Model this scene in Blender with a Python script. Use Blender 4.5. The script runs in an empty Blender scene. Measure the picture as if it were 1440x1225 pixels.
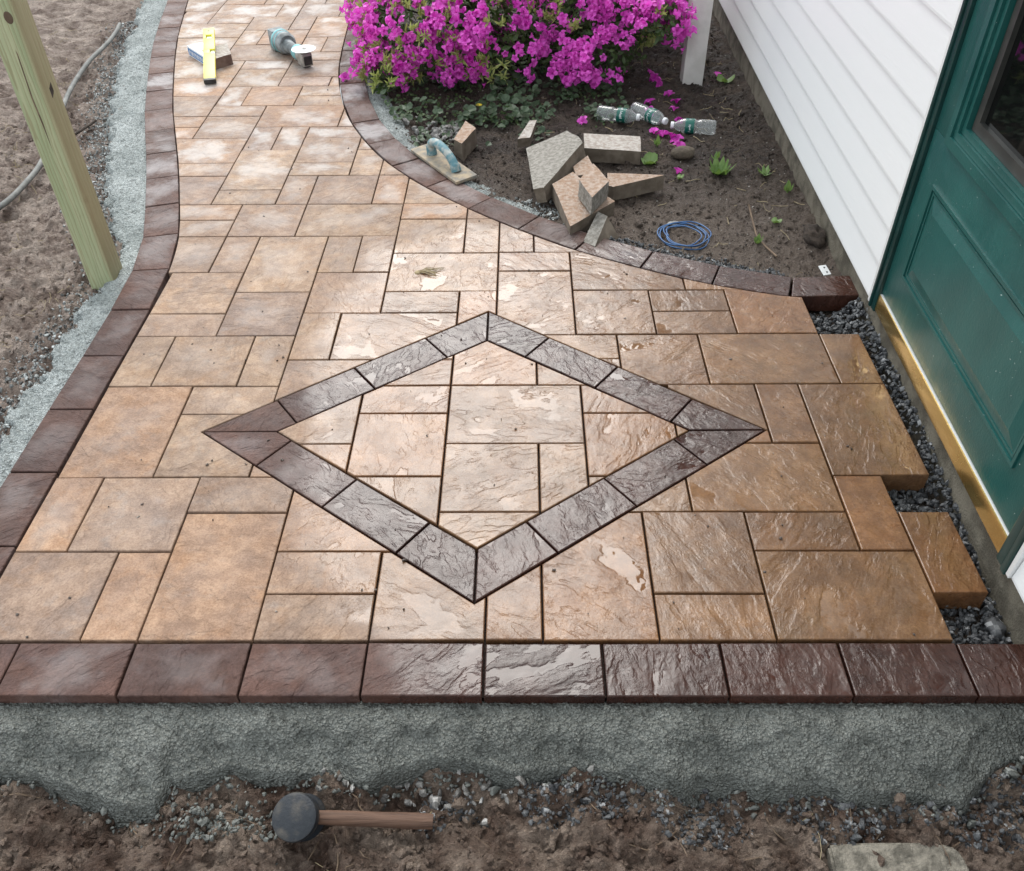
import bpy, bmesh, math, random
import numpy as np
from mathutils import Vector, Matrix, Euler

S = 0.125            # one laying module of the paving in metres; layout below is in modules
random.seed(7)
RNG = np.random.default_rng(7)
scene = bpy.context.scene
COL = scene.collection

# ------------------------------------------------------------------ camera
def cam_axes(pitch, yaw, roll):
    cy, sy, cp, sp = math.cos(yaw), math.sin(yaw), math.cos(pitch), math.sin(pitch)
    f = Vector((sy * cp, cy * cp, -sp)); r = Vector((cy, -sy, 0)); u = r.cross(f)
    cr, sr = math.cos(roll), math.sin(roll)
    return cr * r + sr * u, -sr * r + cr * u, f
CAM = Vector((0.6594, -8.6367, 12.4969))
cd = bpy.data.cameras.new('camera'); cam = bpy.data.objects.new('camera', cd); COL.objects.link(cam)
cd.sensor_fit = 'HORIZONTAL'; cd.sensor_width = 36.0; cd.lens = 1213.64 / 1440 * 36
cd.clip_start = 0.02; cd.clip_end = 600
r_, u_, f_ = cam_axes(0.732728, -0.01655, -0.014355)
m3 = Matrix((r_, u_, -f_)).transposed()
cam.matrix_world = Matrix.Translation(CAM * S) @ m3.to_4x4()
scene.camera = cam

# ------------------------------------------------------------------ sky, sun, exposure
SUN_EL, SUN_AZ = math.radians(47), math.radians(-7)      # ahead of the camera, veiled by thin cloud
world = bpy.data.worlds.new('World'); scene.world = world; world.use_nodes = True
wn = world.node_tree; wn.nodes.clear()
sky = wn.nodes.new('ShaderNodeTexSky'); sky.sky_type = 'NISHITA'; sky.sun_disc = False
sky.sun_elevation = SUN_EL; sky.sun_rotation = SUN_AZ
sky.air_density = 1.0; sky.dust_density = 2.0; sky.ozone_density = 1.0
hs = wn.nodes.new('ShaderNodeHueSaturation'); hs.inputs['Saturation'].default_value = 0.22
bg = wn.nodes.new('ShaderNodeBackground'); bg.inputs['Strength'].default_value = 0.12
wo = wn.nodes.new('ShaderNodeOutputWorld')
wn.links.new(sky.outputs[0], hs.inputs['Color']); 
veil = wn.nodes.new('ShaderNodeMix'); veil.data_type = 'RGBA'           # even cloud veil over the whole sky
veil.inputs[0].default_value = 0.5; veil.inputs[7].default_value = (8.2, 8.8, 9.2, 1)
wn.links.new(hs.outputs[0], veil.inputs[6]); wn.links.new(veil.outputs[2], bg.inputs['Color'])
wn.links.new(bg.outputs[0], wo.inputs[0])
sl = bpy.data.lights.new('sun', 'SUN'); sun = bpy.data.objects.new('sun', sl); COL.objects.link(sun)
sl.energy = 1.25; sl.angle = math.radians(38); sl.color = (1.0, 0.965, 0.91)
sd = Vector((math.sin(SUN_AZ) * math.cos(SUN_EL), math.cos(SUN_AZ) * math.cos(SUN_EL), math.sin(SUN_EL)))
sun.rotation_euler = (-sd).to_track_quat('-Z', 'Y').to_euler(); sun.location = sd * 20
vs = scene.view_settings
vs.view_transform = 'Standard'; vs.look = 'None'; vs.gamma = 1.0; vs.use_curve_mapping = False
vs.exposure = 1.07
cy_set = scene.cycles
cy_set.max_bounces = 6; cy_set.diffuse_bounces = 3; cy_set.glossy_bounces = 3; cy_set.transparent_max_bounces = 12
cy_set.caustics_reflective = False; cy_set.caustics_refractive = False

# ------------------------------------------------------------------ helpers
def tag(o, label=None, cat=None, group=None, kind=None):
    if label: o['label'] = label
    if cat: o['category'] = cat
    if group: o['group'] = group
    if kind: o['kind'] = kind
    return o

def empty(name, loc=(0, 0, 0), rz=0.0, rot=None):
    o = bpy.data.objects.new(name, None); COL.objects.link(o)
    o.location = Vector(loc) * S; o.rotation_euler = rot if rot else (0, 0, rz)
    o.empty_display_size = 0.05
    return o

def link_mesh(name, me, mat, parent=None, loc=(0, 0, 0), rot=(0, 0, 0)):
    o = bpy.data.objects.new(name, me); COL.objects.link(o)
    o.location = Vector(loc) * S; o.rotation_euler = rot
    if mat is not None and not me.materials: me.materials.append(mat)
    if parent: o.parent = parent
    return o

def mk(name, verts, faces, mat, parent=None, loc=(0, 0, 0), rot=(0, 0, 0), smooth=False):
    me = bpy.data.meshes.new(name)
    me.from_pydata([(v[0] * S, v[1] * S, v[2] * S) for v in verts], [], faces)
    if smooth: me.polygons.foreach_set('use_smooth', [True] * len(me.polygons))
    me.update()
    return link_mesh(name, me, mat, parent, loc, rot)

def mk_np(name, V, F, mat, parent=None, smooth=False, loc=(0, 0, 0)):
    """V (n,3) in modules, F (m,k) all of one size k."""
    me = bpy.data.meshes.new(name); V = np.asarray(V, np.float32) * S; F = np.asarray(F, np.int32)
    k = F.shape[1]
    me.vertices.add(len(V)); me.vertices.foreach_set('co', V.ravel())
    me.loops.add(F.size); me.loops.foreach_set('vertex_index', F.ravel())
    me.polygons.add(len(F)); me.polygons.foreach_set('loop_start', np.arange(0, F.size, k, dtype=np.int32))
    try: me.polygons.foreach_set('loop_total', np.full(len(F), k, np.int32))
    except Exception: pass
    me.polygons.foreach_set('use_smooth', np.full(len(F), smooth))
    me.update(calc_edges=True); me.validate()
    return link_mesh(name, me, mat, parent, loc)

class MB:
    """collects shapes (in modules) into ONE mesh"""
    def __init__(s): s.v = []; s.f = []
    def add(s, v, f, m=None):
        b = len(s.v)
        s.v += [tuple(m @ Vector(p)) if m else tuple(p) for p in v]
        s.f += [tuple(b + i for i in q) for q in f]; return s
    def box(s, c, d, bev=0.0, m=None):
        bm = bmesh.new(); bmesh.ops.create_cube(bm, size=1.0)
        for v in bm.verts: v.co = Vector((v.co.x * d[0] + c[0], v.co.y * d[1] + c[1], v.co.z * d[2] + c[2]))
        if bev: bmesh.ops.bevel(bm, geom=list(bm.edges), offset=bev, segments=2, affect='EDGES', profile=0.6)
        bm.verts.index_update()
        s.add([v.co.copy() for v in bm.verts], [[v.index for v in f.verts] for f in bm.faces], m); bm.free(); return s
    def lathe(s, prof, n=20, m=None, caps=True):
        """profile of (radius, height) about local Z"""
        V = []; F = []
        for (r, z) in prof:
            for i in range(n):
                a = 2 * math.pi * i / n; V.append((r * math.cos(a), r * math.sin(a), z))
        for j in range(len(prof) - 1):
            for i in range(n):
                k = (i + 1) % n; F.append((j * n + i, j * n + k, (j + 1) * n + k, (j + 1) * n + i))
        if caps:
            F.append(tuple(range(n - 1, -1, -1))); F.append(tuple((len(prof) - 1) * n + i for i in range(n)))
        return s.add(V, F, m)
    def tube(s, pts, rad, n=8):
        pts = [Vector(p) for p in pts]; V = []; F = []; up = Vector((0.13, 0.21, 0.97)); N = len(pts)
        for i, p in enumerate(pts):
            t = (pts[min(i + 1, N - 1)] - pts[max(i - 1, 0)]).normalized()
            a = t.cross(up); a = a.normalized() if a.length > 1e-4 else Vector((1, 0, 0)); b = a.cross(t)
            r = rad[i] if isinstance(rad, (list, tuple)) else rad
            for k in range(n):
                g = 2 * math.pi * k / n; V.append(p + a * (r * math.cos(g)) + b * (r * math.sin(g)))
        for i in range(N - 1):
            for k in range(n):
                q = (k + 1) % n; F.append((i * n + k, i * n + q, (i + 1) * n + q, (i + 1) * n + k))
        F.append(tuple(range(n))); F.append(tuple((N - 1) * n + k for k in range(n - 1, -1, -1)))
        return s.add(V, F)
    def build(s, name, mat, parent=None, loc=(0, 0, 0), rot=(0, 0, 0), smooth=False, auto=None):
        o = mk(name, s.v, s.f, mat, parent, loc, rot, smooth)
        if auto:
            me = o.data; bm = bmesh.new(); bm.from_mesh(me)
            bmesh.ops.recalc_face_normals(bm, faces=bm.faces)
            for f in bm.faces: f.smooth = True
            for e in bm.edges:
                e.smooth = not (len(e.link_faces) == 2 and e.calc_face_angle(0) > auto)
            bm.to_mesh(me); bm.free()
        return o

def spline(pts, n):
    """Catmull-Rom through pts"""
    P = [np.array(p, float) for p in pts]; P = [2 * P[0] - P[1]] + P + [2 * P[-1] - P[-2]]; out = []
    for i in range(1, len(P) - 2):
        for k in range(n):
            t = k / n; a, b, c, d = P[i - 1:i + 3]
            out.append(0.5 * (2 * b + (c - a) * t + (2 * a - 5 * b + 4 * c - d) * t * t + (3 * b - a - 3 * c + d) * t ** 3))
    out.append(P[-2]); return [tuple(q) for q in out]

# numpy value noise
_T = np.random.default_rng(3).random((256, 256))
def vnoise(x, y):
    x = np.asarray(x, float); y = np.asarray(y, float)
    ix = np.floor(x).astype(int); iy = np.floor(y).astype(int); fx = x - ix; fy = y - iy
    fx = fx * fx * (3 - 2 * fx); fy = fy * fy * (3 - 2 * fy)
    a = _T[ix & 255, iy & 255]; b = _T[(ix + 1) & 255, iy & 255]; c = _T[ix & 255, (iy + 1) & 255]; d = _T[(ix + 1) & 255, (iy + 1) & 255]
    return (a * (1 - fx) + b * fx) * (1 - fy) + (c * (1 - fx) + d * fx) * fy
def fbm(x, y, sc, o=4, seed=0.0, g=0.5):
    r = 0; a = 1; t = 0
    for i in range(o):
        r = r + a * (vnoise(x * sc + 17.3 * i + seed, y * sc - 9.1 * i + seed * 1.7) - 0.5); t += a; a *= g; sc *= 2.03
    return r / t * 2
def sstep(a, b, x): t = np.clip((x - a) / (b - a), 0, 1); return t * t * (3 - 2 * t)

# ------------------------------------------------------------------ materials
class NT:
    def __init__(s, name):
        s.m = bpy.data.materials.new(name); s.m.use_nodes = True; s.t = s.m.node_tree
        s.b = s.t.nodes['Principled BSDF']
    def n(s, typ, out=0, props=None, **inp):
        nd = s.t.nodes.new('ShaderNode' + typ)
        for k, v in (props or {}).items(): setattr(nd, k, v)
        for k, v in inp.items():
            k2 = int(k[1:]) if k[0] == 'i' and k[1:].isdigit() else k.replace('_', ' ')
            s.set(nd.inputs[k2], v)
        return nd.outputs[out]
    def set(s, sock, v):
        if hasattr(v, 'is_output'): s.t.links.new(v, sock)
        else:
            if isinstance(v, (tuple, list)) and len(v) == 3 and sock.type == 'RGBA': v = (*v, 1)
            elif isinstance(v, (int, float)) and sock.type == 'RGBA': v = (v, v, v, 1)
            sock.default_value = v
    def math(s, op, a, b=0.0, c=0.0, clamp=False):
        return s.n('Math', props=dict(operation=op, use_clamp=clamp), i0=a, i1=b, i2=c)
    def mix(s, fac, a, b, mode='MIX'):
        nd = s.t.nodes.new('ShaderNodeMix'); nd.data_type = 'RGBA'; nd.blend_type = mode
        s.set(nd.inputs[0], fac); s.set(nd.inputs[6], a); s.set(nd.inputs[7], b); return nd.outputs[2]
    def ramp(s, x, a, b, lo=0.0, hi=1.0):
        return s.n('MapRange', props=dict(interpolation_type='SMOOTHSTEP'), Value=x, From_Min=a, From_Max=b, To_Min=lo, To_Max=hi)
    def noise(s, vec, scale, detail=4, rough=0.55, dist=0.0, out=0):
        return s.n('TexNoise', out=out, Vector=vec, Scale=scale, Detail=detail, Roughness=rough, Distortion=dist)
    def obj(s, rnd=True):
        v = s.n('TexCoord', out=3)
        if not rnd: return v
        r = s.n('ObjectInfo', out=5)
        off = s.n('CombineXYZ', X=s.math('MULTIPLY', r, 37.0), Y=s.math('MULTIPLY', r, 91.0), Z=s.math('MULTIPLY', r, 13.0))
        return s.n('VectorMath', props=dict(operation='ADD'), i0=v, i1=off)
    def bump(s, h, dist, strength=1.0, normal=None):
        kw = dict(Height=h, Distance=dist, Strength=strength)
        if normal is not None: kw['Normal'] = normal
        return s.n('Bump', **kw)
    def done(s, **inp):
        for k, v in inp.items(): s.set(s.b.inputs[k.replace('_', ' ')], v)
        return s.m

def simple(name, c1, c2=None, scale=20.0, rough=0.6, bump=0.0, bscale=None, metal=0.0, spec=0.5, detail=5, rvar=0.0, lo=0.35, hi=0.65, stretch=None, rnd=True):
    t = NT(name); v = t.obj(rnd)
    if stretch: v = t.n('Mapping', Vector=v, Scale=stretch)
    nz = t.noise(v, scale, detail)
    kw = dict(Metallic=metal, Specular_IOR_Level=spec)
    kw['Base_Color'] = t.mix(t.ramp(nz, lo, hi), c1, c2) if c2 else c1
    kw['Roughness'] = t.ramp(nz, lo, hi, max(0, rough - rvar), rough + rvar) if rvar else rough
    if bump: kw['Normal'] = t.bump(t.noise(v, bscale or scale * 4, 5, 0.6), bump)
    return t.done(**kw)

def paver_material(name, dark):
    t = NT(name); v = t.obj(); info = t.n('ObjectInfo', out=5); tint = t.n('ObjectInfo', out=1)
    pos = t.n('NewGeometry', out=0); sep = t.t.nodes.new('ShaderNodeSeparateXYZ'); t.set(sep.inputs[0], pos)
    X, Y = sep.outputs[0], sep.outputs[1]
    # split-face relief: soft swells, short broken ledges, pits
    vr = t.n('VectorRotate', props=dict(rotation_type='Z_AXIS'), Vector=v, Angle=t.math('MULTIPLY', t.math('SUBTRACT', info, 0.5), 6.28))
    vs_ = t.n('Mapping', Vector=vr, Scale=(1.0, 2.0, 1.0))
    A = t.noise(vs_, 6.5 if not dark else 9.5, 3, 0.5, 0.35)
    rough_n = t.noise(t.n('Mapping', Vector=vr, Scale=(1.0, 1.7, 1.0)), 30.0, 4, 0.62, 0.4)
    k = t.math('MULTIPLY', t.math('ADD', A, t.math('MULTIPLY', rough_n, 0.16)), 7.0); fl = t.math('FLOOR', k); fr = t.math('SUBTRACT', k, fl)
    led = t.math('DIVIDE', t.math('ADD', fl, t.math('POWER', fr, 3.5)), 7.0)
    amt = t.ramp(t.noise(v, 7.5, 2), 0.36, 0.58, 0.22, 1.0)
    h = t.math('ADD', t.math('MULTIPLY', A, t.math('SUBTRACT', 1.0, amt)), t.math('MULTIPLY', led, amt))
    h = t.math('ADD', h, t.math('MULTIPLY', t.math('SUBTRACT', rough_n, 0.5), t.math('MULTIPLY', amt, 0.26 if dark else 0.15)))
    # where hosed-down water still lies
    wz = t.noise(pos, 3.2, 3, 0.6); wd = t.math('SUBTRACT', wz, 0.5)
    wx = t.ramp(t.math('ADD', t.math('ADD', X, t.math('MULTIPLY', t.ramp(Y, -0.1, 0.45), 0.30)), t.math('MULTIPLY', wd, 0.5)), -0.42, 0.0)
    wy = t.ramp(t.math('ADD', Y, t.math('MULTIPLY', wd, 0.8)), 1.45, 2.0, 1.0, 0.0)
    W = t.math('MULTIPLY', wx, wy)
    fine = t.noise(v, 190.0, 4, 0.75)
    lvl = t.ramp(t.noise(pos, 7.0, 3), 0.35, 0.65, 0.20, 0.47)
    pud = t.math('MULTIPLY', t.ramp(t.math('SUBTRACT', lvl, h), -0.06, 0.03), t.ramp(W, 0.45, 0.8))
    hf = t.math('ADD', h, t.math('MULTIPLY', fine, t.ramp(W, 0, 1, 0.13, 0.07)))
    hf = t.mix(pud, hf, lvl)
    hf = t.math('MULTIPLY', hf, t.ramp(W, 0.1, 0.8, 1.45, 0.66))
    # colour: buff, rust and grey mottling
    b1 = t.noise(v, 8.0, 5, 0.62); b2 = t.noise(v, 13.0, 5, 0.65, 0.3, out=1); b3 = t.noise(v, 30.0, 4, 0.65)
    bs = t.t.nodes.new('ShaderNodeSeparateColor'); t.set(bs.inputs[0], b2)
    c = t.mix(t.ramp(b1, 0.32, 0.68), t.mix(1.0, tint, (0.76, 0.73, 0.73), 'MULTIPLY'), t.mix(1.0, tint, (1.16, 1.13, 1.08), 'MULTIPLY'))
    c = t.mix(t.ramp(bs.outputs[0], 0.50, 0.68, 0, 0.34), c, t.mix(1.0, tint, (1.06, 0.84, 0.58), 'MULTIPLY'))
    c = t.mix(t.ramp(bs.outputs[1], 0.52, 0.70, 0, 0.5), c, t.mix(1.0, tint, (0.80, 0.92, 1.08), 'MULTIPLY'))
    c = t.mix(t.ramp(b3, 0.42, 0.60, 0.48, 0.0), c, t.mix(1.0, c, (0.62, 0.56, 0.52), 'MULTIPLY'))
    c = t.mix(t.ramp(fine, 0.42, 0.60, 0.0, 0.5), c, t.mix(1.0, c, (0.58, 0.53, 0.50), 'MULTIPLY'))
    gr = t.noise(v, 400.0, 2, 0.6); c = t.mix(t.ramp(gr, 0.60, 0.72, 0.0, 0.5), c, t.mix(1.0, c, (1.5, 1.46, 1.42), 'MULTIPLY'))
    # paler paver middles in patches, stronger further along the walkway
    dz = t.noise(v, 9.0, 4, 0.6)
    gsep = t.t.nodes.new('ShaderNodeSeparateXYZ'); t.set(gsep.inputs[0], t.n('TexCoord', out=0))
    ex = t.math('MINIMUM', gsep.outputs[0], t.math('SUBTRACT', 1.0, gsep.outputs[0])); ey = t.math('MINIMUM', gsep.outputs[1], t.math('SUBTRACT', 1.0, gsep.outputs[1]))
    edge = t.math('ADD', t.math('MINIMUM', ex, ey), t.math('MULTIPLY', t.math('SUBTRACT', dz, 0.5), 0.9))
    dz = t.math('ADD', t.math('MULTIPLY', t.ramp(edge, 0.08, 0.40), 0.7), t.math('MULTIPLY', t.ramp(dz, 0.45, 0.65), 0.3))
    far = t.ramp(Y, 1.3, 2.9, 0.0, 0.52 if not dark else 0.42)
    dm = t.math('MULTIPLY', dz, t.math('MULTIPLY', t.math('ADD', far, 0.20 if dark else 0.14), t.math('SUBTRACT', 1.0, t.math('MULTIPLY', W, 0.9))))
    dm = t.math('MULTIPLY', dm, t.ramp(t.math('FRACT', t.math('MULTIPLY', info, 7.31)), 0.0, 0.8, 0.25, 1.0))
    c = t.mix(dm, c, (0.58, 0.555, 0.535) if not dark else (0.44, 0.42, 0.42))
    wetc = t.mix(1.0, c, (0.58, 0.45, 0.31) if not dark else (0.46, 0.36, 0.33), 'MULTIPLY')
    c = t.mix(W, c, wetc)
    dryr = t.ramp(b1, 0.3, 0.7, 0.52, 0.72)
    rough = t.mix(t.ramp(W, 0.0, 0.8), dryr, t.ramp(t.noise(v, 14.0, 3), 0.35, 0.65, 0.17, 0.30))
    rough = t.mix(pud, rough, 0.05)
    nrm = t.bump(hf, 0.0140 if dark else 0.0125, 1.0)
    return t.done(Base_Color=c, Roughness=rough, Normal=nrm, Specular_IOR_Level=t.ramp(W, 0.1, 0.8, 0.28, 0.5))

def soil_material():
    t = NT('soil'); pos = t.n('NewGeometry', out=0)
    sep = t.t.nodes.new('ShaderNodeSeparateXYZ'); t.set(sep.inputs[0], pos); X, Y = sep.outputs[0], sep.outputs[1]
    a = t.noise(pos, 9.0, 6, 0.65); b = t.noise(pos, 48.0, 6, 0.75); s = t.noise(pos, 170.0, 4, 0.7)
    garden = t.mix(t.ramp(a, 0.35, 0.65), (0.052, 0.037, 0.029), (0.130, 0.099, 0.078))
    left = t.mix(t.ramp(a, 0.35, 0.65), (0.25, 0.182, 0.148), (0.58, 0.48, 0.415))
    front = t.mix(t.ramp(a, 0.35, 0.65), (0.145, 0.092, 0.068), (0.38, 0.295, 0.235))
    pale = t.ramp(t.math('ADD', Y, t.math('MULTIPLY', t.math('SUBTRACT', a, 0.5), 0.8)), 2.45, 1.75)
    garden = t.mix(t.math('MULTIPLY', pale, 0.75), garden, (0.27, 0.215, 0.175))
    c = t.mix(t.ramp(X, -1.3, -0.9), left, garden)
    c = t.mix(t.ramp(Y, -0.1, 0.2), front, c)
    c = t.mix(t.ramp(b, 0.36, 0.54, 0.62, 0.0), c, t.mix(1.0, c, (0.40, 0.35, 0.32), 'MULTIPLY'))
    c = t.mix(t.ramp(s, 0.57, 0.70, 0, 0.7), c, t.mix(1.0, c, (2.1, 2.05, 1.95), 'MULTIPLY'))
    h = t.math('ADD', t.math('MULTIPLY', b, 1.0), t.math('MULTIPLY', s, 0.55))
    return t.done(Base_Color=c, Roughness=t.ramp(a, 0.35, 0.65, 0.5, 0.9), Normal=t.bump(h, 0.045, 1.0), Specular_IOR_Level=0.35)

def mortar_material(name, c1, c2, rough):
    t = NT(name); pos = t.n('NewGeometry', out=0)
    a = t.noise(pos, 7.0, 5, 0.6); g = t.noise(pos, 75.0, 3, 0.6)
    wp = t.n('VectorMath', props=dict(operation='ADD'), i0=pos, i1=t.n('VectorMath', props=dict(operation='SCALE'), i0=t.noise(pos, 90.0, 2, out=1), Scale=0.006))
    vo = t.n('TexVoronoi', props=dict(feature='SMOOTH_F1'), Vector=wp, Scale=165.0, Smoothness=0.3)
    vo2 = t.n('TexVoronoi', Vector=wp, Scale=340.0)
    c = t.mix(t.ramp(a, 0.35, 0.65), c1, c2)
    c = t.mix(t.ramp(vo, 0.28, 0.62, 0.0, 0.55), c, t.mix(1.0, c, (0.42, 0.43, 0.42), 'MULTIPLY'))  # gaps between grains darkened in the colour, cavity shade painted in
    pit = t.ramp(t.noise(pos, 48.0, 4, 0.7), 0.56, 0.68)
    c = t.mix(t.math('MULTIPLY', pit, 0.55), c, t.mix(1.0, c, (0.38, 0.38, 0.37), 'MULTIPLY'))  # shade in the pits painted into the colour, besides the bump
    c = t.mix(t.ramp(t.noise(pos, 330.0, 2), 0.60, 0.70, 0, 0.7), c, t.mix(1.0, c, (1.7, 1.68, 1.62), 'MULTIPLY'))
    g = t.math('SUBTRACT', g, t.math('MULTIPLY', pit, 0.5))
    h = t.math('SUBTRACT', t.math('MULTIPLY', g, 1.2), t.math('ADD', t.math('MULTIPLY', vo, 1.1), t.math('MULTIPLY', vo2, 0.35)))
    return t.done(Base_Color=c, Roughness=rough, Normal=t.bump(h, 0.009, 1.0))

def stone_material(name, c1, c2, c3):
    """broken stone: tone differs from piece to piece through a coarse position noise"""
    t = NT(name); pos = t.n('NewGeometry', out=0)
    w = t.n('TexWhiteNoise', out=0, props=dict(noise_dimensions='3D'), Vector=t.n('VectorMath', props=dict(operation='SNAP'), i0=pos, i1=(0.011, 0.011, 0.05)))
    c = t.mix(w, c1, c2); c = t.mix(t.ramp(w, 0.86, 0.95), c, c3)
    g = t.noise(pos, 300.0, 3)
    c = t.mix(t.ramp(g, 0.3, 0.7, 0.4, 0.0), c, t.mix(1.0, c, (0.5, 0.5, 0.5), 'MULTIPLY'))
    return t.done(Base_Color=c, Roughness=t.ramp(w, 0, 1, 0.35, 0.7), Normal=t.bump(g, 0.002, 0.7))

def wood_material(name, c1, c2, c3, axis):
    t = NT(name); v = t.obj(False)
    st = {'z': (9.0, 9.0, 0.7), 'x': (0.7, 9.0, 9.0)}[axis]
    vs_ = t.n('Mapping', Vector=v, Scale=st); nz = t.noise(vs_, 3.0, 5, 0.6, 1.2)
    wv = t.n('TexWave', props=dict(wave_type='RINGS', rings_direction='Z' if axis == 'z' else 'X'), Vector=t.n('Mapping', Vector=v, Location=(0.031, 0.05, 0), Scale=(1, 1, 0.12) if axis == 'z' else (0.12, 1, 1)), Scale=26.0, Distortion=5.0, Detail=2.0, Detail_Scale=1.6)
    c = t.mix(t.ramp(nz, 0.3, 0.7), c1, c2)
    c = t.mix(t.ramp(wv, 0.86, 0.99, 0, 0.45), c, c3)
    if axis == 'z':
        xs = t.t.nodes.new('ShaderNodeSeparateXYZ'); t.set(xs.inputs[0], v)
        c = t.mix(t.ramp(t.math('ADD', xs.outputs[0], t.math('MULTIPLY', nz, 0.012)), 0.036, 0.05, 0, 0.7), c, (0.33, 0.27, 0.16))
    c = t.mix(t.ramp(t.noise(v, 16.0, 3), 0.62, 0.78, 0, 0.3), c, c3)
    return t.done(Base_Color=c, Roughness=0.72, Normal=t.bump(t.math('ADD', nz, t.math('MULTIPLY', wv, -0.5)), 0.0025))

MAT = {}
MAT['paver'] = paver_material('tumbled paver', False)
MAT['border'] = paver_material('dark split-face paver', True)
MAT['soil'] = soil_material()
MAT['mortar_dark'] = mortar_material('dark mortar', (0.145, 0.154, 0.141), (0.235, 0.247, 0.228), 0.5)  # front haunch takes the darker, smoother mortar tone
MAT['mortar_pale'] = mortar_material('pale mortar', (0.36, 0.395, 0.39), (0.54, 0.58, 0.575), 0.9)  # side strips take the paler, rougher mortar tone
MAT['joint'] = simple('joint sand', (0.022, 0.014, 0.011), (0.05, 0.032, 0.025), 90, 0.95, 0.004)
MAT['gravel'] = stone_material('crushed blue stone', (0.030, 0.032, 0.036), (0.120, 0.125, 0.13), (0.30, 0.305, 0.31))
MAT['rubble'] = stone_material('mixed rubble', (0.07, 0.065, 0.06), (0.24, 0.235, 0.225), (0.46, 0.45, 0.43))
MAT['crumb'] = stone_material('mortar crumbs', (0.07, 0.07, 0.068), (0.38, 0.40, 0.39), (0.62, 0.65, 0.64))
MAT['crumbdark'] = stone_material('dark mortar crumbs', (0.07, 0.074, 0.067), (0.18, 0.19, 0.175), (0.28, 0.29, 0.27))
MAT['crumb2'] = stone_material('bed crumbs', (0.016, 0.012, 0.010), (0.085, 0.066, 0.054), (0.45, 0.42, 0.38))
MAT['clod'] = stone_material('soil clods', (0.05, 0.037, 0.030), (0.16, 0.125, 0.105), (0.40, 0.36, 0.32))
MAT['siding'] = simple('white vinyl', (0.85, 0.865, 0.865), (0.80, 0.82, 0.82), 3.0, 0.38, 0.0006, 160, stretch=(1, 0.12, 1), rvar=0.06)
MAT['white_trim'] = simple('white trim', (0.82, 0.83, 0.82), (0.76, 0.77, 0.76), 8, 0.4)
MAT['white_post'] = simple('white painted post', (0.62, 0.60, 0.565), (0.72, 0.70, 0.665), 12, 0.5, 0.001, 60)
def green_paint():
    t = NT('green paint'); v = t.obj(False); a = t.noise(v, 5.0, 5, 0.6); sp = t.noise(v, 120.0, 2, 0.5); sm = t.noise(t.n('Mapping', Vector=v, Scale=(1, 2.2, 0.35)), 30.0, 4, 0.7)
    c = t.mix(t.ramp(a, 0.3, 0.7), (0.011, 0.078, 0.072), (0.018, 0.104, 0.094))
    c = t.mix(t.ramp(sm, 0.55, 0.78, 0, 0.14), c, (0.09, 0.21, 0.20))
    c = t.mix(t.ramp(sp, 0.745, 0.765, 0, 0.85), c, (0.55, 0.62, 0.60))
    return t.done(Base_Color=c, Roughness=t.ramp(sm, 0.35, 0.7, 0.28, 0.38), Normal=t.bump(t.noise(v, 160.0, 3), 0.0006))
MAT['green'] = green_paint()
MAT['green_dark'] = simple('dark green frame', (0.006, 0.032, 0.030), (0.009, 0.045, 0.042), 9, 0.3)
MAT['dark_metal'] = simple('dark bronze frame', (0.028, 0.030, 0.028), (0.045, 0.046, 0.042), 12, 0.4)
MAT['brass'] = simple('brass sill', (0.80, 0.57, 0.22), (0.74, 0.52, 0.19), 10, 0.24, metal=0.92, rvar=0.05)
MAT['concrete'] = simple('old concrete', (0.085, 0.074, 0.054), (0.185, 0.165, 0.125), 14, 0.9, 0.006, 150)
MAT['post'] = wood_material('pressure treated pine', (0.33, 0.385, 0.22), (0.45, 0.47, 0.29), (0.22, 0.165, 0.08), 'z')
MAT['rubber'] = simple('dusty black rubber', (0.012, 0.016, 0.022), (0.085, 0.075, 0.062), 26, 0.55, 0.002, 120, lo=0.45, hi=0.75)
MAT['handle'] = simple('hickory handle', (0.050, 0.024, 0.014), (0.125, 0.066, 0.040), 12, 0.68, 0.003, 40, stretch=(0.25, 5, 5))
MAT['hose'] = simple('muddy grey hose', (0.10, 0.104, 0.098), (0.19, 0.19, 0.178), 14, 0.7, 0.002, 90)
MAT['yellow'] = simple('yellow level paint', (0.80, 0.70, 0.05), (0.84, 0.76, 0.09), 10, 0.35)
MAT['black'] = simple('black plastic', (0.012, 0.012, 0.012), (0.03, 0.03, 0.03), 30, 0.45)
MAT['vial'] = simple('pale green vial', (0.62, 0.72, 0.55), None, rough=0.12)
MAT['teal'] = simple('teal tool plastic', (0.10, 0.34, 0.37), (0.22, 0.46, 0.48), 22, 0.5, 0.001, 120)
MAT['toolgrey'] = simple('dusty grey tool plastic', (0.10, 0.115, 0.12), (0.30, 0.33, 0.34), 18, 0.6, 0.001, 90)
MAT['steel'] = simple('dull aluminium', (0.30, 0.30, 0.29), (0.48, 0.48, 0.46), 30, 0.42, metal=0.7)
MAT['disc'] = simple('pale dusty disc', (0.78, 0.79, 0.78), (0.84, 0.85, 0.84), 24, 0.6)
MAT['floatfoam'] = simple('muddy float board', (0.36, 0.29, 0.20), (0.20, 0.185, 0.16), 26, 0.85, 0.003, 120)
MAT['floathandle'] = simple('worn teal handle', (0.085, 0.20, 0.235), (0.34, 0.37, 0.35), 34, 0.6, 0.002, 120, lo=0.42, hi=0.62)
MAT['cutgrey'] = simple('raw concrete underside', (0.20, 0.185, 0.16), (0.34, 0.32, 0.285), 70, 0.9, 0.008, 160)
MAT['cuttan'] = simple('tan offcut face', (0.30, 0.195, 0.13), (0.40, 0.31, 0.25), 60, 0.8, 0.010, 70)
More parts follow.
